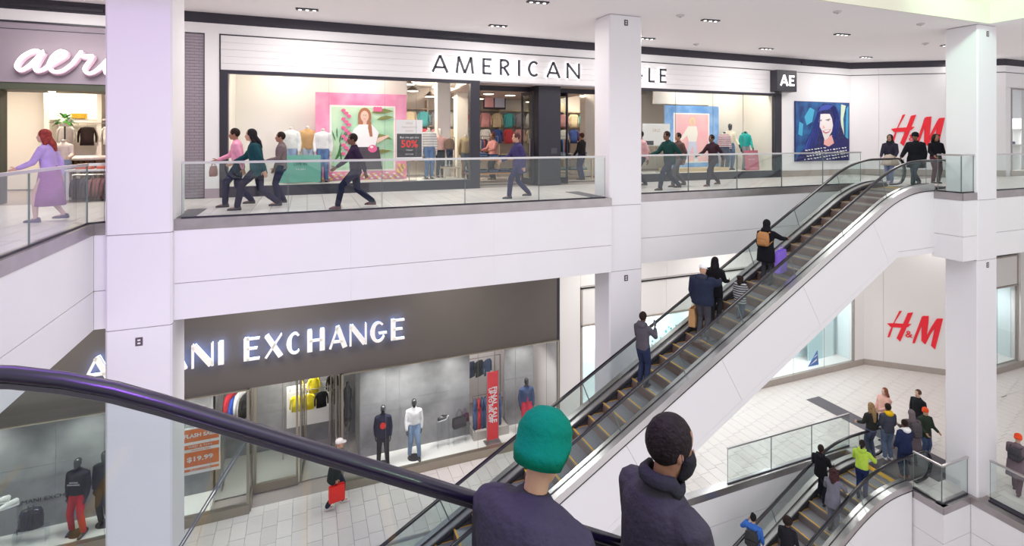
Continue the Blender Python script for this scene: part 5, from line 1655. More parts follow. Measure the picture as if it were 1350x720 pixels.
# ---- inside the fashion shop
JC = [(.08, .13, .25), (.12, .18, .32), (.05, .07, .13), (.20, .26, .38)]
MC = [(.60, .20, .22), (.10, .45, .45), (.70, .66, .60), (.08, .08, .10), (.50, .34, .18), (.14, .22, .42)]
table('orange oak table of folded jeans at the left of the shop entrance', 6.0, 17.0, .012, 2.0, .9, .80, WOOD)
for i in range(5):
    stack('stack of folded denim on the orange oak table in the entrance', 5.2 + .4 * i, 17.0, .812, JC[i % 3:] + JC[:1], 3 + (i * 2) % 3, group='folded denim on the orange oak table', k=i)
    stack('stack of folded denim on the lower shelf of the orange oak table', 5.2 + .4 * i, 17.0, .332, JC[(i + 1) % 3:] , 3, group='folded denim on the lower shelf', k=i)
table('table of folded tops right of the black pillar', 9.1, 17.3, .012, 1.7, .9, .78, LOAK)
for i in range(4):
    stack('stack of folded tops on the table right of the black pillar', 8.5 + .4 * i, 17.3, .792, [(.5, .48, .5), (.2, .25, .4), (.45, .5, .52)], 4 + i % 2, group='folded tops right of the pillar', k=i)
    stack('stack of folded tops under the table right of the black pillar', 8.5 + .4 * i, 17.3, .332, [(.10, .13, .2), (.3, .5, .5), (.5, .45, .4)], 3, group='folded tops under the table', k=i)
table('low table with brown jacket display in the left window', 4.22, 16.05, .26, .55, .5, .35, LOAK, False)
manneq('mannequin bust in brown jacket on the low table', 4.22, 16.1, .61, -95, 1.05, m=CRMM, headless=True, top=(.22, .13, .08), pants=(.03, .04, .07), hem=.9)
rack('clothes rack with mixed coloured tops deep in the shop at left', 3.2, 4.8, 17.6, 0, 1.55, MC, 'top hanging on the left rack inside the shop', 'tops on the left rack')
rack('clothes rack with bright tops behind the shop entrance', 5.3, 7.0, 19.2, .012, 1.6, [(.75, .55, .5), (.1, .5, .5), (.75, .72, .68)] + MC, 'top hanging on the rack behind the entrance', 'tops on the entrance rack')
rack('clothes rack with dark and blue tops seen right of the pillar', 8.4, 10.1, 19.0, .012, 1.6, [(.07, .2, .5), (.05, .05, .06), (.6, .1, .08)] + MC, 'top hanging on the rack right of the pillar', 'tops on the right rack')
rack('clothes rack seen through the left part of the right window', 10.6, 12.2, 17.2, 0, 1.5, [(.65, .4, .2), (.2, .3, .5), (.7, .6, .6)], 'top hanging on the rack by the right window', 'tops on the right window rack')
manneq('mannequin in olive jacket standing on the left of the entrance table', 5.35, 18.1, .012, -95, 1.82, m=CRMM, headless=True, top=(.34, .28, .16), pants=(.08, .1, .12), hem=.9)
# back wall: shelves and boards of garments
sh_ = empty('shelf_unit', (3.0, 21.2, 0), 0, 'long wall shelving with rows of clothes at the back of the fashion shop', 'shelf')
for z in (.6, 1.3, 2.0, 2.7):
    B('shelf', 0, 9.5, -.2, .28, z, z + .04, LOAK, sh_)
for i in range(7):
    B('upright', i * 1.57, i * 1.57 + .05, -.2, .28, 0, 3.1, LOAK, sh_)
CW = [(.75, .73, .70), (.1, .45, .48), (.7, .35, .35), (.06, .1, .3), (.3, .3, .33), (.72, .6, .4), (.6, .08, .1)]
for r_, z in enumerate((1.95, 2.65)):
    for i in range(17):
        hung(SHIRT, (3.35 + i * .53, 20.92, z - .06), CW[(i * 3 + r_ * 2) % 7], 0, '%s shirt on the %s row of the shop back wall, %s from left' % (cname(CW[(i * 3 + r_ * 2) % 7]), ('lower', 'upper')[r_], ORD[i]), 'shirts on the %s row of the back wall' % ('lower', 'upper')[r_], sc=.9)
for i in range(12):
    stack('folded stack on the back shelving of the fashion shop', 3.5 + i * .75, 21.15, .64, CW[i % 5:] + CW[:1], 5, group='folded stacks on the back shelving', k=i)
mb = MB()
for (a, b, c, d, m) in ((3.2, 4.0, 2.85, 3.5, 'a'), (6.2, 7.0, 2.8, 3.5, 'b'), (9.4, 9.9, 1.6, 3.2, 'c')):
    pass
print_panel('wall_poster', 'blue wall poster at the back of the shop, right of the pillar', 'poster', 9.3, 9.8, 2.75, 3.7, 20.7, mat('poster_blue', (.04, .16, .50), .5), [(TW_, rect(.2, .8, .1, .9))])
print_panel('wall_poster', 'dark framed wall poster at the back of the shop, seen through the entrance', 'poster', 6.9, 7.9, 2.75, 3.6, 20.7, DKP, [(PNP, rect(.05, .45, .1, .9)), (LTJ, rect(.5, .95, .1, .9))])
# exposed duct and beams under the dark ceiling
for i, y in enumerate((16.9, 18.3, 19.8)):
    struct(B('ceiling_beam', -2.3, 17.2, y, y + .12, 3.80, 4.02, mat('brown_beam', (.20, .14, .11), .7)))
t = empty('ventilation_duct', (2.9, 18.9, 3.62), 0, 'round grey ventilation duct under the shop ceiling', 'duct')
mb = MB(); mb.tube([(0, 0, 0), (12.5, 0, 0)], .2, 14); mb.obj('pipe', mat('duct_grey', (.40, .38, .36), .5, .4), t, smooth=True)
for k in range(5):
    mb = MB(); mb.tube([(1 + k * 2.6, 0, .19), (1 + k * 2.6, 0, .40)], .012, 5); mb.obj('hanger_rod', STEEL, t)
# white columns inside the shop
for x, y in ((4.05, 17.0), (5.15, 18.6), (10.35, 18.2)):
    struct(B('column', x, x + .45, y, y + .45, 0, 4.02, CRM, None, .02))

# ------------------------------------------------------------------ lingerie shop, upper left
struct(B('wall_shop_fascia', -14, -3.2, YF - .02, YF + .25, 2.78, 4.16, TAUPE))
struct(B('trim_11', -14, -3.2, YF - .05, YF, 4.13, 4.17, BLKF))
struct(B('trim_11', -14, -3.2, YF - .035, YF - .01, 3.98, 3.99, GAP))
struct(B('wall_shop_side', -3.3, -3.2, YF, 19.0, 0, 2.8, CRM))
OLV = mat('olive_shop_frame', (.075, .085, .055), .5)
struct(B('ceiling_entrance', -14, -3.3, YF, 15.9, 2.62, 2.78, OLV))
struct(B('ceiling_shop', -14, -3.3, 15.9, 21.5, 3.0, 3.1, mat('cream_shop_ceiling', (.72, .62, .52), .6)))
struct(B('wall_shop_back', -14, -2.5, 19.6, 19.7, 0, 3.0, CRM))
area('shop_lamp', (-6.0, 17.0, 2.95), (-6, 17.6, 0), .6, 75, (1, .86, .70), .6)
area('shop_lamp', (-8.6, 17.6, 2.95), (-8.6, 18.2, 0), .6, 75, (1, .86, .70), .6)
area('shop_lamp', (-6.8, 19.0, 2.95), (-6.8, 19.5, 1), .5, 42, (1, .88, .72), .5)
for x in (-7.2, -5.6):
    t = empty('recessed_lamp', (x, 15.35, 2.62), 0, 'small round lamp in the %s of the olive soffit' % ('left' if x < -6 else 'right'), 'lamp')
    mb = MB(); mb.loft([[(r_ * math.cos(a * math.pi / 6), r_ * math.sin(a * math.pi / 6), z) for a in range(12)] for r_, z in ((.07, -.012), (.07, .0))]); mb.obj('lens', PEND, t)
    mb = MB(); mb.loft([[(r_ * math.cos(a * math.pi / 6), r_ * math.sin(a * math.pi / 6), z) for a in range(12)] for r_, z in ((.09, -.006), (.09, .0))]); mb.obj('ring', STEEL, t)
# olive glazed screen at the left of the entrance
def olive_screen(label, x0, x1, y, z1=2.62, rows=(.05, 1.25, 2.05, 2.55), cols=3):
    t = empty('glazed_screen', (x0, y, 0), 0, label, 'screen')
    w_ = x1 - x0
    for i in range(cols + 1):
        x = w_ * i / cols
        B('upright', x - .035, x + .035, -.03, .03, 0, z1, OLV, t)
    for z in rows:
        B('glazing_bar', 0, w_, -.025, .025, z, z + .05, OLV, t)
    for i in range(cols):
        for a, b in zip(rows[:-1], rows[1:]):
            B('pane', w_ * i / cols + .035, w_ * (i + 1) / cols - .035, -.004, .004, a + .05, b, SGLASS, t)
    return t
olive_screen('olive green glazed shop screen at the far left of the upper floor', -9.2, -6.62, 15.3)
B('wall_shop_side', -6.6, -6.5, 15.25, 15.55, 0, 2.62, OLV)['kind'] = 'structure'
t = print_panel('poster_stand', 'white framed notice on a stand at the far left of the upper floor', 'sign', -7.55, -6.75, .62, 1.62, 14.4, mat('orange_frame', (.80, .42, .22), .5), [(TW_, rect(.04, .96, .03, .97)), (PK2, rect(.12, .88, .62, .92)), (NAVP, rect(.35, .62, .68, .84))], th=.03)
for i, s_ in enumerate(('GET COZY', 'WITH MORE REAL', 'FREE GIFT', 'IN STORE ONLY')):
    text('lettering', s_, (.40, -.008, .52 - .12 * i), .075, BT, t)
mb = MB(); mb.box(.2, .6, -.14, .16, -.62, -.60); mb.tube([(.4, .02, -.6), (.4, .02, 0)], .015, 6); mb.obj('stand', STEEL, t)
t = empty('storage_cart', (-8.0, 14.7, 0), 0, 'pale grey bench box on feet behind the railing at far left', 'bench')
B('box', 0, 1.3, 0, .55, .18, .62, mat('pale_mauve_box', (.55, .50, .55), .5), t, .015)
for x in (.15, .55, 1.1):
    mb = MB(); mb.tube([(x, .27, .18), (x - .08, .27, .03)], .03, 6); mb.obj('foot', BLKF, t)
# shop goods
t = empty('hanging_rail', (-6.95, 18.85, 1.97), 0, 'steel hanging rail before the cream shelves of the lingerie shop', 'rail')
mb = MB(); mb.tube([(0, 0, 0), (2.4, 0, 0)], .012, 6); mb.tube([(.6, 0, 0), (.6, .2, 0)], .01, 5); mb.tube([(1.7, 0, 0), (1.7, .2, 0)], .01, 5); mb.obj('rail', STEEL, t)
t = empty('shelf_unit', (-7.1, 19.2, 0), 0, 'cream wall shelves with lingerie under warm lamps', 'shelf')
for z in (.7, 1.35, 2.05):
    B('shelf', 0, 3.8, -.2, .3, z, z + .05, CRM, t)
for i in range(4):
    B('upright', i * 1.25, i * 1.25 + .12, -.25, .32, 0, 2.95, CRM, t)
for i, (x, z, c, l) in enumerate(((-6.55, 2.0, (.72, .70, .66), 'white top hanging at the left of the cream shelves'), (-6.05, 1.98, (.03, .02, .02), 'black lace top in the middle of the cream shelves'), (-5.5, 2.0, (.74, .72, .68), 'white top right of the black lace one'), (-4.95, 1.98, (.03, .025, .03), 'black top hanging at the right of the cream shelves'))):
    hung(SHIRT, (x, 18.85, z - .15), c, 0, l, None, sc=.8)
for i, (x, c, l) in enumerate(((-6.3, (.75, .45, .06), 'yellow folded pile on the top cream shelf'), (-5.4, (.72, .66, .58), 'cream folded pile on the top cream shelf'), (-4.6, (.6, .35, .2), 'tan folded pile on the top cream shelf'))):
    stack(l, x, 19.05, 2.10, [c], 4)
manneq('mannequin in white top and light jeans at the front of the lingerie shop', -5.85, 16.7, .02, -90, 1.62, m=CRMM, headless=True, top=(.78, .70, .62), pants=(.30, .38, .52), hem=1.0, arms=((20, 60), (5, 20)))
manneq('mannequin in coral top near the left column', -4.75, 17.2, .02, -90, 1.70, m=BLKM, top=(.62, .20, .16), pants=(.3, .2, .16), hem=.95)
table('white display table with orange-red folds near the left column', -4.75, 16.1, 0, 1.5, .7, .74, mat('white_table', (.74, .72, .70), .4), True)
for i in range(3):
    stack(('orange-red folded knit at the left of the white table', 'orange-red folded knit in the middle of the white table', 'coral folded knit at the right of the white table')[i], -5.2 + .42 * i, 16.1, .74, [(.72, .12, .06), (.70, .22, .14)], 3 - i % 2)
rack('dark rack of patterned tops low beside the left column', -5.3, -4.0, 15.6, 0, .62, [(.05, .04, .06), (.25, .10, .10), (.08, .06, .05)], 'patterned garment on the low dark rack by the left column', 'garments on the low dark rack', sc=.75)
t = empty('round_table', (-5.6, 17.6, 0), 0, 'round wooden table with white fringe cloth in the lingerie shop', 'table')
mb = MB(); mb.loft([[(r_ * math.cos(a * math.pi / 12), r_ * math.sin(a * math.pi / 12), z) for a in range(24)] for r_, z in ((.50, .92), (.52, .95), (.52, .98), (.45, 1.03))]); mb.obj('fringe_cloth', cm((.78, .74, .70)), t, True)
mb = MB()
for k in range(6):
    mb.box(-.36 + .12 * k, -.28 + .12 * k, -.3, .3, 0, .92)
mb.obj('slatted_base', mat('dark_brown_wood', (.16, .08, .04), .5), t)
t = empty('potted_plant', (-6.35, 18.2, 1.5), 0, 'green leafy plant hanging above the pink garments at left', 'plant')
mb = MB()
pr = random.Random(4)
for k in range(46):
    a, b, l = pr.uniform(0, 6.28), pr.uniform(-.5, 1.2), pr.uniform(.18, .34)
    d = Vector((math.cos(a) * math.cos(b), math.sin(a) * math.cos(b), math.sin(b)))
    sd = d.cross(Vector((0, 0, 1))).normalized() * .05
    o_ = Vector((0, 0, .55))
    mb.loft([[tuple(o_ + d * l * u + sd * w_ + Vector((0, 0, -.1 * u * u + h_))) for w_, h_ in ((1 * f, 0), (0, .01), (-1 * f, 0), (0, -.003))] for u, f in ((.2, .1), (.5, 1), (.8, .8), (1, .05))])
mb.obj('leaves', mat('leaf_green', (.06, .22, .04), .5), t)['kind'] = 'stuff'
mb = MB(); mb.loft([[(r_ * math.cos(a * math.pi / 6), r_ * math.sin(a * math.pi / 6), z) for a in range(12)] for r_, z in ((.10, .35), (.15, .5), (.15, .56))]); mb.obj('pot', mat('white_pot', (.7, .68, .65), .4), t, True)
mb = MB(); mb.tube([(0, 0, 0), (0, 0, .36)], .02, 6); mb.tube([(0, 0, -1.5), (0, 0, 0)], .02, 6); mb.obj('stand', BLKF, t)
for i in range(3):
    hung(SHIRT, (-6.35 + .02 * i, 18.0 + .1 * i, 1.35), (.80, .12, .20), 80, 'pink-red garment below the green plant, %s of three' % ('front one', 'middle one', 'rear one')[i], 'pink-red garments below the plant', sc=.8)

# ------------------------------------------------------------------ lower shop under the grey band
BAND = mat('taupe_grey_band', (.115, .098, .088), .6, var=.03, scale=1.2)
struct(B('wall_shop_band', -14, 7.80, YA, YA + .3, -5.24, -1.9, BAND))
CHAMP = mat('champagne_frame', (.36, .32, .26), .35, .7)
def champ_window(nm, x0, x1, mull, y=15.47, zb=LOW + .24, zt=-5.2, fw=.06, ex=.0):
    f = MB()
    f.box(x0, x1, y - .06, y + .10, LOW, zb)
    f.box(x0, x1, y - .02, y + .04, zt - .03, zt)
    f.box(x0, x0 + fw, y - .03, y + .05, zb, zt); f.box(x1 - fw, x1, y - .03, y + .05, zb, zt)
    o = struct(f.obj(nm, CHAMP))
    xs = [x0 + fw] + mull + [x1 - fw]
    for a, b in zip(xs[:-1], xs[1:]):
        g = MB(); g.box(a + .004, b - .004, y, y + .012, zb, zt, SGLASS); g.box(b - .006, b - .002, y - .001, y + .013, zb, zt, EDGE)
        g.obj('pane', None, o)
    return o
champ_window('window_3', -13, -1.44, [-10, -7.0, -4.62, -2.35])
champ_window('window_4', .90, 7.80, [2.15, 4.98, 6.25, 7.35])
# returns of the set-back entrance
for nm, x in (('window_5', -1.44), ('window_6', .90)):
    f = MB(); f.box(x - .03, x + .03, 15.5, 16.25, LOW, LOW + .24); f.box(x - .02, x + .02, 16.2, 16.27, LOW, -5.2)
    o = struct(f.obj(nm, CHAMP))
    B('pane', x - .006, x + .006, 15.53, 16.2, LOW + .24, -5.2, SGLASS, o)
f = MB(); f.box(-1.41, -.24, 16.2, 16.3, LOW, LOW + .24); f.box(-.30, -.24, 16.2, 16.3, LOW + .24, -5.2); f.box(-1.40, -1.33, 16.2, 16.3, LOW + .24, -5.2)
o = struct(f.obj('window_7', CHAMP)); B('pane', -1.33, -.30, 16.24, 16.25, LOW + .24, -5.2, SGLASS, o)
def swing_door(label, x, y, ang, w_=1.0):
    t = empty('glass_door', (x, y, LOW), R(ang), label, 'door')
    mb = MB(); mb.box(0, .05, -.02, .02, 0, 3.2); mb.box(w_ - .05, w_, -.02, .02, 0, 3.2); mb.box(0.05, w_ - .05, -.02, .02, 0, .12); mb.box(0.05, w_ - .05, -.02, .02, 3.12, 3.2); mb.obj('door_frame', CHAMP, t)
    B('pane', .05, w_ - .05, -.005, .005, .12, 3.12, SGLASS, t)
    for sy in (-.06, .06):
        mb = MB(); mb.tube([(w_ - .10, sy, .7), (w_ - .10, sy, 2.3)], .016, 8, round_ends=True); mb.obj('door_handle', STEEL, t)
    return t
swing_door('open glass door folded in at the right side of the lower shop entrance', .80, 16.25, 96)
swing_door('open glass door with long handle at the left side of the lower shop entrance', -.18, 16.3, 84)
# platforms and concrete backs, panel by panel
PLATW = mat('white_window_platform', (.74, .73, .70), .5)
struct(B('window_platform', -13, -2.38, 15.57, 16.45, LOW, -8.28, PLATW))
struct(B('window_platform', 1.55, 7.74, 15.57, 16.45, LOW, -8.28, PLATW))
def conc_wall(x0, x1, y, name='wall_display'):
    o = struct(B(name, x0, x1, y + .012, y + .1, -8.28, -5.24, SEAM))
    n = max(1, round((x1 - x0) / 1.22))
    for i in range(n):
        for a, b in ((-8.28, -6.72), (-6.712, -5.24)):
            B('concrete_panel', x0 + (x1 - x0) * i / n + .003, x0 + (x1 - x0) * (i + 1) / n - .003, y, y + .05, a, b, CONC, o)
conc_wall(-13, -2.38, 16.45); conc_wall(1.55, 5.0, 16.45); conc_wall(6.22, 7.3, 16.45)
struct(B('wall_shop_side', 7.74, 7.80, 15.5, 18.8, LOW, -5.24, cw))
struct(B('wall_shop_side', -2.43, -2.38, 16.45, 18.8, LOW, -5.24, CONC))
struct(B('wall_shop_side', 1.50, 1.55, 16.45, 18.8, LOW, -5.24, CONC))
struct(B('ceiling_shop', -14, 7.8, 15.9, 18.8, -5.24, -5.0, mat('mid_grey_ceiling', (.35, .34, .33), .7)))
struct(B('floor', -2.38, 1.5, 16.3, 18.8, LOW + .001, LOW + .012, mat('grey_shop_floor', (.42, .40, .38), .4)))
struct(B('wall_shop_back', -2.38, 1.5, 18.3, 18.4, LOW, -5.24, CONC))
for x in (-11.5, -9, -7.3, -5.2, -3.2, 2.1, 3.1, 4.3, 6.75):
    area('display_spot', (x, 15.72, -5.36), (x, 16.3, -7.4), .16, 15, (1, .97, .92), .16, 120)
    t = empty('spotlight', (x, 15.72, -5.30), 0, None, 'lamp', 'display spotlights of the lower shop')
    t['label'] = 'small white spotlight under the grey shop band, %s from left' % ORD[(-11.5, -9, -7.3, -5.2, -3.2, 2.1, 3.1, 4.3, 6.75).index(x)]
    mb = MB(); mb.tube([(0, 0, .05), (0, 0, .0)], .05, 10); mb.obj('housing', COLW, t)
area('shop_lamp', (-.4, 17.2, -5.35), (-.4, 17.6, LOW), .7, 60, (1, .95, .86), .7)
area('shop_lamp', (5.6, 17.4, -5.35), (5.6, 17.4, LOW), .6, 40, (1, .93, .88), .6)
area('shop_lamp', (-1.9, 15.9, -5.35), (-1.9, 16.2, LOW), .5, 25, (1, .95, .86), .5)
# mannequins
LP = LOW + .22
p = manneq('black mannequin in black sweatshirt and red track trousers at lower left', -5.28, 15.90, LP, -108, 1.86, m=BLKM, top=(.022, .021, .024), pants=(.55, .025, .03), hem=.93, bulk=1.18, arms=((3, 8), (-3, 10)), feet=[(.07, .17, .085), (-.02, -.16, .085)], shoe=(.03, .03, .03), base=BLKF)
for k, s_ in enumerate(('AX MILANO', 'ARMANI', 'EXCHANGE')[1:]):
    me = text_mesh(s_, .055, mat('white_print_ink', (.8, .8, .8), .5), .004)
    me.transform(Matrix.Translation((.158, 0, 1.33 - .055 * k)) @ Matrix.Rotation(R(90), 4, 'Z') @ Matrix.Rotation(R(90), 4, 'X'))
    link('chest_print', me, p['root'])
manneq('second black mannequin in black jacket mostly behind the left column', -4.78, 16.05, LP, -100, 1.84, m=BLKM, top=(.022, .021, .024), pants=(.03, .03, .035), hem=.90, bulk=1.1, arms=((3, 8), (-3, 10)), base=BLKF)
p = manneq('black mannequin in navy coat over dark shirt with red print', 2.12, 15.88, LP, -100, 1.78, m=BLKM, top=(.020, .022, .048), pants=(.022, .022, .026), hem=.80, coat=.015, arms=((4, 10), (-4, 12)), feet=[(.08, .13, .085), (-.03, -.13, .085)], base=BLKF)
mb = MB(); mb.prism(oval(0, 0, .085, .10, 12), .118, .128, 'x'); o_ = mb.obj('chest_print', RT, p['root']); o_.location = (.02, 0, 1.22)
manneq('black mannequin in white off-shoulder sweater and washed jeans', 3.05, 15.88, LP, -98, 1.80, m=BLKM, top=(.78, .78, .77), pants=(.20, .30, .44), hem=1.0, arms=((-3, 12), (6, 14)), feet=[(.10, .15, .085), (-.03, -.13, .085)], base=BLKF)
p = manneq('black mannequin in denim jacket over red jumpsuit near the right end of the lower shop', 6.80, 15.88, LP, -95, 1.80, m=BLKM, top=(.055, .085, .18), pants=(.62, .04, .08), hem=1.0, arms=((3, 8), (-3, 10)), feet=[(.06, .15, .085), (-.03, -.15, .085)], base=BLKF)
mb = MB(); mb.loft([[(.128 * math.cos(a) if abs(a) < .6 else .1, .11 * math.sin(a) * 1.1, z) for a in (-.7, -.4, 0, .4, .7)] + [(.05, .06, z), (.05, -.06, z)] for z in (1.0, 1.2, 1.36)]); mb.obj('red_bodice', cm((.62, .04, .08)), p['root'], True)
# shoes, bags, plinths
ACR = glass('acrylic', (.93, .95, .96), 1.0)
def sneaker(label, x, y, z, rz, c, sc=1.25, tilt=0):
    t = empty('trainer', (x, y, z), R(rz), label, 'shoe')
    t.rotation_euler = (0, R(tilt), R(rz)); t.scale = (sc,) * 3
    mb = MB(); mb.loft([[(xx, hw * math.cos(a), .02 + ht * max(math.sin(a), 0)) for a in [2 * math.pi * i / 12 for i in range(12)]] for xx, hw, ht in ((-.12, .025, .07), (-.09, .038, .10), (-.03, .04, .09), (.04, .042, .07), (.10, .044, .045), (.15, .03, .03))]); mb.obj('upper', mat('shoe_%s' % c[3], c[:3], .4), t, True)
    mb = MB(); mb.loft([[(xx, -hw, z_), (xx, hw, z_), (xx, hw, z_ + .022), (xx, -hw, z_ + .022)] for xx, hw, z_ in ((-.125, .03, 0), (-.08, .043, 0), (.05, .046, 0), (.12, .044, 0), (.16, .02, .006))]); mb.obj('sole', mat('sole_white', (.75, .75, .75), .5), t)
    mb = MB()
    for k in range(4): mb.box(.005 + k * .022, .012 + k * .022, -.022, .022, .094 - k * .012, .098 - k * .012)
    mb.obj('laces', mat('lace_black' if c[3] != 'black' else 'lace_white', (.03, .03, .03) if c[3] != 'black' else (.7, .7, .7), .6), t)
    return t
def acrylic_stand(label, x, y, z, w_, h_, tall=0):
    t = empty('acrylic_stand', (x, y, z), 0, label, 'stand')
    B('plate', -w_ / 2, w_ / 2, -.12, .12, h_, h_ + .012, ACR, t)
    for sx in (-1, 1): B('side', sx * w_ / 2 - .006, sx * w_ / 2 + .006, -.12, .12, 0, h_, ACR, t)
    return t
acrylic_stand('clear acrylic shelf under the black bag at lower left', -6.22, 15.95, LP, .62, .32)
acrylic_stand('clear acrylic shelf under the white trainers at lower left', -6.75, 16.1, LP, .5, .88)
sneaker('white trainer, upper of the pair at lower left edge', -6.86, 16.08, LP + 1.03, 200, (.75, .75, .74, 'white'), 1.4, -15)
sneaker('white trainer, lower of the pair at lower left edge', -6.68, 16.08, LP + .892, 200, (.76, .75, .74, 'white'), 1.4)
t = empty('duffel_bag', (-6.22, 15.95, LP + .332), 0, 'black shiny puffer bag on the clear shelf at lower left', 'bag')
mb = MB()
n = 14
mb.loft([[(.24 * kx * math.copysign(abs(math.cos(q)) ** .6, math.cos(q)), .10 * kx * math.copysign(abs(math.sin(q)) ** .6, math.sin(q)), z) for q in [2 * math.pi * i / n for i in range(n)]] for z, kx in ((0, .82), (.03, 1), (.10, .95), (.12, 1.03), (.22, .96), (.24, 1.03), (.34, .92), (.36, .98), (.46, .8), (.49, .5))])
mb.obj('body', mat('black_nylon', (.03, .032, .045), .25), t, True)
for x in (-.05, .05):
    mb = MB(); mb.tube([(x, -.105, .04), (x, -.115, .3), (x, -.06, .5), (x, .0, .56)], .012, 6); mb.obj('strap', BLKF, t)
me = text_mesh('ARMANI EXCHANGE', .13, BT, .006, sx=1.25)
me.transform(Matrix.Rotation(R(90), 4, 'X'))
t = link('wall_lettering', me, None, loc=(-6.05, 16.43, -7.55)); tag(t, 'small black wall lettering behind the puffer bag at lower left', 'lettering')
# shoes and handbag on clear pegs
t = acrylic_stand('small clear plinth carrying strappy shoes beside the handbag', 4.02, 16.1, LP, .36, .85)
sneaker('black and white strappy shoe on the clear plinth, front one', 3.98, 16.06, LP + .862, -20, (.05, .05, .05, 'black'), 1.1, -20)
sneaker('black and white strappy shoe on the clear plinth, rear one', 4.10, 16.16, LP + .862, -60, (.05, .05, .05, 'black'), 1.1, -35)
acrylic_stand('clear plinth under the black slouchy handbag', 4.55, 16.1, LP, .4, .5)
bag('black slouchy handbag beside the rack opening', (4.55, 16.1, LP + 1.09), .44, .30, .16, (.035, .03, .04), 10, .27, 'handbag')
bag('dark plum handbag right behind the black one', (4.78, 16.25, LP + 1.0), .26, .24, .12, (.12, .03, .08), 30, .2, 'handbag')
# racks in the opening
shelfb = struct(B('window_platform', 5.0, 6.22, 16.0, 17.0, LOW, -8.0, mat('grey_plinth', (.45, .42, .38), .5)))
rack('upper rack with dark and denim jackets in the lower shop', 5.05, 6.2, 16.78, -8.0, -5.95, [(.04, .06, .14), (.02, .02, .025), (.05, .08, .16), (.02, .02, .02)], 'dark jacket on the upper rack of the lower shop', 'jackets on the upper rack', rz=25, step=.30, sc=.78)
rack('lower rack with jeans and red trousers in the lower shop', 5.05, 6.2, 16.25, -8.0, -6.95, [(.06, .10, .22), (.07, .12, .25), (.05, .09, .2), (.55, .03, .04)], 'trousers on the lower rack of the lower shop', 'trousers on the lower rack', me=JEANS, rz=70, step=.12, drop=.1)
rack('top rack with red and white pieces under the band', 5.05, 6.2, 17.35, LOW, -5.40, [(.60, .03, .05), (.70, .68, .66), (.60, .03, .05), (.03, .03, .03)], 'short red or white top on the top rack', 'tops on the top rack', rz=30, step=.24, sc=.7)
# red banner stand
t = empty('banner_stand', (5.55, 15.72, LP), R(2), 'tall narrow red banner stand with white vertical lettering', 'banner')
B('banner', -.20, .20, 0, .025, .10, 2.28, mat('banner_red', (.80, .02, .035), .5), t)
for x in (-.21, .19): B('side_rail', x, x + .02, -.01, .035, .08, 2.3, STEEL, t)
B('foot_plate', -.26, .26, -.14, .18, 0, .03, STEEL, t, .008); B('stem', -.15, .15, 0, .03, .03, .10, STEEL, t)
for s_, x, sz in (('FINAL SALE', .055, .23), ('UP TO 50% OFF', -.09, .16)):
    me = text_mesh(s_, sz, mat('banner_white', (.85, .8, .8), .5), .006, bold=.006)
    me.transform(Matrix.Translation((x, -.006, 1.22)) @ Matrix.Rotation(R(90), 4, 'X') @ Matrix.Rotation(R(-90), 4, 'Z'))
    link('lettering', me, t)
# sale poster on the left window
ORG = mat('orange_poster', (.78, .20, .06), .5)
t = print_panel('sale_poster', 'orange and white sale poster reading FLASH SALE in the lower left window', 'poster', -3.05, -2.13, -7.20, -6.0, 15.52, TW_, [(ORG, rect(.02, .97, .70, .97)), (ORG, rect(.02, .97, .55, .64)), (ORG, rect(.02, .97, .17, .48)), (ORG, rect(.02, .97, .07, .12))], th=.015)
text('lettering', 'FLASH SALE', (.46, -.010, 1.0), .135, TW_, t, bold=.004, sx=1.05)
text('lettering', 'WED & THU', (.46, -.010, .715), .075, TW_, t, sx=1.3)
text('lettering', 'GRAPHIC TEES', (.46, -.004, .615), .05, ORG, t, sx=1.3)
text('lettering', '$19.99', (.46, -.010, .39), .16, TW_, t, bold=.005, sx=1.35)
text('lettering', 'SELECT STYLES', (.46, -.010, .115), .05, TW_, t, sx=1.4)
# board of yellow and black pieces inside the entrance
t = empty('garment_board', (-.6, 17.6, LOW + .9), 0, 'white backed board with yellow and black garments inside the lower shop', 'display')
B('board', 0, 1.33, .1, .14, 0, 1.30, mat('board_white', (.72, .72, .70), .5), t)
mb = MB(); mb.tube([(-.1, 0, 1.62), (1.6, 0, 1.62)], .014, 6); mb.obj('rail', STEEL, t)
for x in (-.1, 1.6):
    mb = MB(); mb.tube([(x, 0, -.9), (x, 0, 1.62)], .014, 6); mb.obj('post', STEEL, t)
mb = MB(); mb.tube([(.1, -.15, 1.22), (1.3, -.15, 1.22)], .012, 6); mb.tube([(.1, -.15, 1.22), (.1, .12, 1.22)], .01, 5); mb.tube([(1.3, -.15, 1.22), (1.3, .12, 1.22)], .01, 5); mb.obj('front_bar', STEEL, t)
for i, (x, y_, z_, c, l) in enumerate(((-.30, 17.45, 1.98, (.80, .66, .03), 'yellow sweatshirt hung low on the left of the white board'), (.05, 17.45, 1.98, (.80, .66, .04), 'yellow sweatshirt hung low in the middle of the white board'), (.42, 17.45, 1.98, (.02, .02, .02), 'black sweatshirt hung right of the low yellow ones'), (.2, 17.6, 2.40, (.82, .68, .04), 'yellow sweatshirt on the top rail above the white board'), (.75, 17.6, 2.40, (.03, .03, .03), 'black jacket at the right end of the top rail'))):
    hung(SHIRT, (x, y_, LOW + z_), c, 8 * (i - 1), l, None, sc=.72)
for i, (c, l) in enumerate((((.55, .04, .06), 'red jacket hanging behind the left entrance glass'), ((.04, .10, .45), 'blue jacket hanging behind the left entrance glass'), ((.70, .70, .70), 'white jacket hanging behind the left entrance glass'), ((.03, .03, .03), 'black jacket hanging behind the left entrance glass'))):
    hung(SHIRT, (-2.05 + .13 * i, 16.9, -5.85 - .10 * (i % 2)), c, 60, l, None)
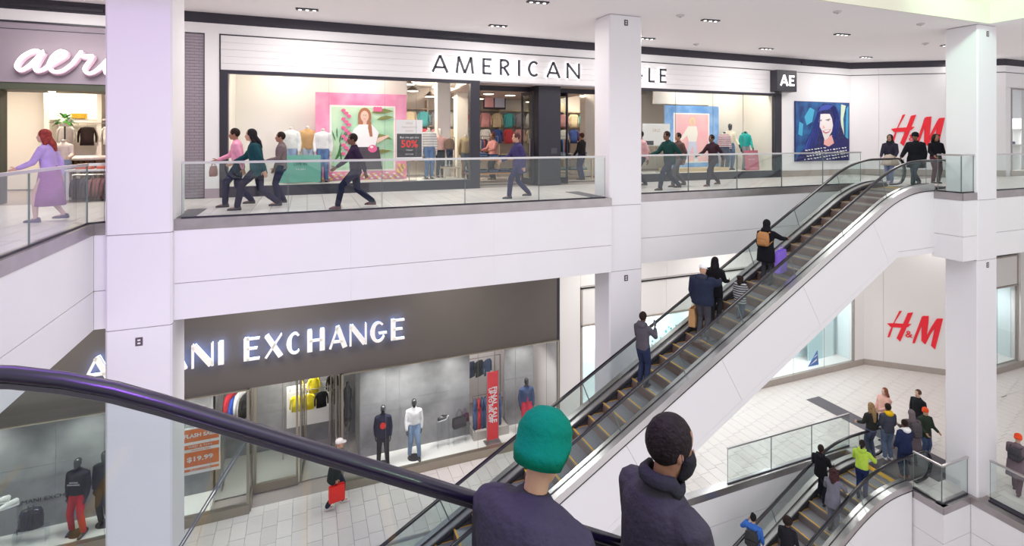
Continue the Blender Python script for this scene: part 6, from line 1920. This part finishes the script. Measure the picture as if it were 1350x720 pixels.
rack_r = rack('thin rack behind the left entrance glass of the lower shop', -2.25, -1.45, 16.9, LOW, -5.70, [(.5, .5, .5)], 'x', 'x', step=9)
t = empty('bodice_form', (1.15, 16.6, -6.9), 0, 'black dress form seen edge-on beside the right door of the lower shop', 'mannequin')
mb = MB(); mb.loft([[(.14 * kx * math.cos(a), .10 * kx * math.sin(a), z) for a in [2 * math.pi * i / 12 for i in range(12)]] for z, kx in ((-.55, .45), (-.2, .9), (.0, 1.0), (.25, .65), (.5, .95), (.72, .9), (.85, .35), (.95, .3))]); mb.obj('form', BLKM, t, True)
mb = MB(); mb.tube([(0, 0, -1.6), (0, 0, -.5)], .014, 6); mb.ell((0, 0, -1.585), (.18, .18, .012), 14, 4); mb.obj('stand', STEEL, t)

# ------------------------------------------------------------------ lower windows right of the middle column
PALEB = mat('pale_blue_backdrop', (.76, .86, .875), .5)
def steel_window(nm, x0, x1, y, mull, zb=LOW + .26, zt=-4.95, ztt=-3.60):
    f = MB(); f.box(x0, x0 + .07, y - .02, y + .08, zb, ztt); f.box(x1 - .07, x1, y - .02, y + .08, zb, ztt); f.box(x0, x1, y - .02, y + .08, zt, zt + .06); f.box(x0, x1, y - .02, y + .08, ztt - .05, ztt)
    o = struct(f.obj(nm, STEELD))
    xs = [x0 + .07] + mull + [x1 - .07]
    for a, b in zip(xs[:-1], xs[1:]):
        g = MB(); g.box(a + .004, b - .004, y + .02, y + .03, zb, zt, SGLASS); g.box(b - .006, b - .002, y + .018, y + .032, zb, zt, EDGE)
        g.obj('pane', None, o)
    return o
steel_window('window_8', 8.70, 22.33, YA, [11.2, 13.7, 16.2, 18.7, 20.5])
struct(B('wall_display', 22.33, 22.4, YA + .25, 16.85, LOW, -4.0, PALEB))
struct(B('wall_display', 8.6, 22.33, 16.75, 16.85, LOW, -4.0, PALEB))
struct(B('window_platform', 8.7, 22.3, YA + .1, 16.75, LOW, LOW + .26, PLATW))
for x in (10, 12.5, 15, 17.5, 20.5):
    area('window_lamp', (x, 15.95, -5.0), (x, 16.5, -7.6), .6, 62, (.94, .98, 1), .3)
# turquoise chips cluster on the backdrop of that window
t = empty('glitter_cluster', (13.5, 16.4, -6.75), 0, 'cluster of turquoise and white chips in the lower window behind the escalator', 'decoration')
TQ = [mat('chip_turquoise', (.01, .34, .32), .3), mat('chip_white', (.85, .9, .9), .3), mat('chip_teal', (.01, .18, .20), .3)]
gr = random.Random(5)
for k, m in enumerate(TQ):
    mb = MB()
    for i in range(150):
        a, rr = gr.uniform(0, 6.28), math.sqrt(gr.random())
        x, z = 1.6 * rr * math.cos(a), .95 * rr * math.sin(a)
        s_ = gr.uniform(.03, .075); y = gr.uniform(-.12, .1); b = gr.uniform(0, 3)
        mb.prism([(x + s_ * math.cos(b + q), z + s_ * math.sin(b + q)) for q in (0, 2.1, 4.2)], y, y + .012, 'y')
    mb.obj('chips', m, t)['kind'] = 'stuff'
mb = MB()
for x in (-1.0, 0, 1.0):
    mb.tube([(x, .15, -1.24), (x, .15, .6)], .012, 5)
mb.box(-1.2, 1.2, .1, .2, .3, .33)
mb.obj('frame', STEEL, t)
# small blue triangular sign at the corner of that window
t = empty('window_sign', (19.9, 15.9, LOW + .26), 0, 'small blue and white triangular card low in the lower window', 'sign')
mb = MB(); mb.prism([(0, 0), (.62, 0), (.55, .62)], 0, .02, 'y'); mb.obj('card', mat('card_blue', (.05, .16, .50), .5), t)
mb = MB(); mb.prism([(.1, .05), (.5, .2), (.5, .28)], -.004, .001, 'y'); mb.prism([(.3, .33), (.52, .40), (.52, .46)], -.004, .001, 'y'); mb.obj('stripe', TW_, t)
t = print_panel('window_panel', 'tall pale aqua display panel near the right end of the lower window', 'display', 20.4, 22.0, LOW + .26, -5.4, 16.3, mat('aqua_panel', (.50, .72, .74), .4), [(mat('aqua_strip', (.70, .84, .85), .4), rect(.55, .95, .0, 1))], th=.04)
# windows right of the right column
steel_window('window_9', 26.3, 29.1, 13.0, [27.6])
struct(B('wall_display', 29.12, 29.2, 13.26, 14.7, LOW, -4.0, PALEB))
struct(B('wall_display', 26.1, 29.12, 14.6, 14.7, LOW, -4.0, PALEB))
struct(B('window_platform', 26.3, 29.1, 13.1, 14.6, LOW, LOW + .26, PLATW))
B('wall_panel', 26.37, 29.03, 13.0, 13.04, -4.87, -3.65, cw)['kind'] = 'structure'
area('window_lamp', (27.7, 13.5, -5.0), (27.7, 14.2, -7.6), .6, 50, (.95, .98, 1), .3)
manneq('mannequin in yellow top in the lower window right of the right column', 27.55, 13.9, LOW + .26, -110, 1.75, m=BLKM, top=(.62, .60, .16), pants=(.12, .26, .12), hem=.9)
o = struct(B('window_10', 26.25, 26.32, 11.93, 12.05, .2, 3.55, STEEL)); B('pane', 26.32, 29.8, 11.98, 11.99, .25, 3.5, SGLASS, o); B('window_rail', 26.32, 33, 11.93, 12.05, 3.48, 3.55, STEEL, o)
struct(B('wall_display', 26.0, 33, 14.6, 14.7, 0, 4.2, mat('bright_shop_wall', (.88, .90, .92), .5)))
struct(B('wall_shop_side', 26.0, 26.1, 12.1, 14.6, 0, 4.2, mat('bright_shop_wall', (.88, .90, .92), .5)))
struct(B('ceiling_shop', 26.0, 33, 12.2, 14.6, 4.1, 4.2, CRM))
area('shop_lamp', (28, 13.0, 4.0), (28, 13.8, 0), .8, 190, (.96, .98, 1), .8)
area('shop_lamp', (26.9, 12.7, 3.9), (26.9, 14.0, 0), .6, 90, (.96, .98, 1), .6)  # second lamp added to brighten this interior
rack('rack of yellow, white and navy pieces in the upper window at far right', 26.7, 29.4, 13.6, 0, 1.15, [(.62, .55, .12), (.6, .64, .66), (.05, .06, .14), (.35, .42, .5)], 'piece on the rack in the upper window at far right', 'pieces on the far right rack', rz=40, step=.3, sc=.8)
for i in range(5):
    stack('dark folded pile above the rack in the far right upper window', 26.9 + .5 * i, 13.2, 1.26, [(.03, .035, .07), (.2, .22, .3)], 3, group='folded piles in the far right window', k=i)
t = empty('shelf_unit', (26.6, 13.0, 0), 0, 'white shelf unit in the far right upper window', 'shelf')
B('shelf', 0, 2.8, 0, .4, 1.22, 1.26, PLATW, t); B('shelf', 0, 2.8, 0, .4, 1.9, 1.94, PLATW, t)
for x in (0, 1.4, 2.76): B('upright', x, x + .04, 0, .4, 0, 2.4, PLATW, t)
# framed poster low at the right edge, on the wall below the lower ledge
t = empty('framed_poster', (17.15, 7.1, LOW - 1.9), R(-90), 'black framed poster with warm picture at the bottom right corner', 'poster')
B('frame', 0, 1.2, -.04, .02, 0, 1.55, BLKF, t); B('picture', .07, 1.13, -.046, -.038, .07, 1.48, mat('apricot_print', (.85, .58, .38), .5), t)

# ------------------------------------------------------------------ ceiling lamps and detectors
LMP = mat('lit_downlight', (1, .97, .92), emit=2.5, ecol=(1, .97, .92))
def triple(x, y, i):
    t = empty('ceiling_light', (x, y, 4.7), R(-4), None, None)
    B('housing', -.26, .26, -.075, .075, -.03, 0, BLKF, t)
    for k in (-1, 0, 1):
        mb = MB(); mb.loft([[(k * .165 + r_ * math.cos(a * math.pi / 6), r_ * math.sin(a * math.pi / 6), z) for a in range(12)] for r_, z in ((.036, -.038), (.042, -.029))]); mb.obj('lens', LMP, t)
    return t
names = {0: 'leftmost of the far row', 1: 'second from left in the far row', 2: 'middle of the far row, just right of the middle column', 3: 'fourth in the far row', 4: 'far row, above the wall corner'}
for i, x in enumerate((0, 5, 10.05, 15.1, 20.3)):
    tag(triple(x, 13.72, i), 'black triple ceiling lamp, ' + names[i], 'lamp', 'triple ceiling lamps')
n2 = {0: 'near row, at the top edge of the picture', 1: 'near row, right of the middle column', 2: 'near row, above the box sign', 3: 'near row, beside the right column', 4: 'near row, right of the right column'}
for i, x in enumerate((5, 10.1, 15.2, 20.4, 25.5)):
    tag(triple(x, 11.0, i), 'black triple ceiling lamp, ' + n2[i], 'lamp', 'triple ceiling lamps')
dn = ('near the middle column', 'before the skylight edge', 'beside the right column', 'by the skylight edge above the escalator', 'over the right shop window')
for (x, y), s_ in zip(((8.98, 10.86), (15.84, 9.19), (19.25, 11.03), (12.38, 9.08), (12.21, 13.96)), dn):
    t = empty('smoke_detector', (x, y, 4.7), 0, 'small round white ceiling detector ' + s_, 'detector')
    mb = MB(); mb.loft([[(r_ * math.cos(a * math.pi / 6), r_ * math.sin(a * math.pi / 6), z) for a in range(12)] for r_, z in ((.05, -.05), (.09, -.03), (.10, 0))]); mb.obj('cover', mat('detector_white', (.6, .57, .57), .5), t, True)
    mb = MB(); mb.tube([(0, 0, -.05), (0, 0, -.065)], .02, 8); mb.obj('sensor', STEEL, t)
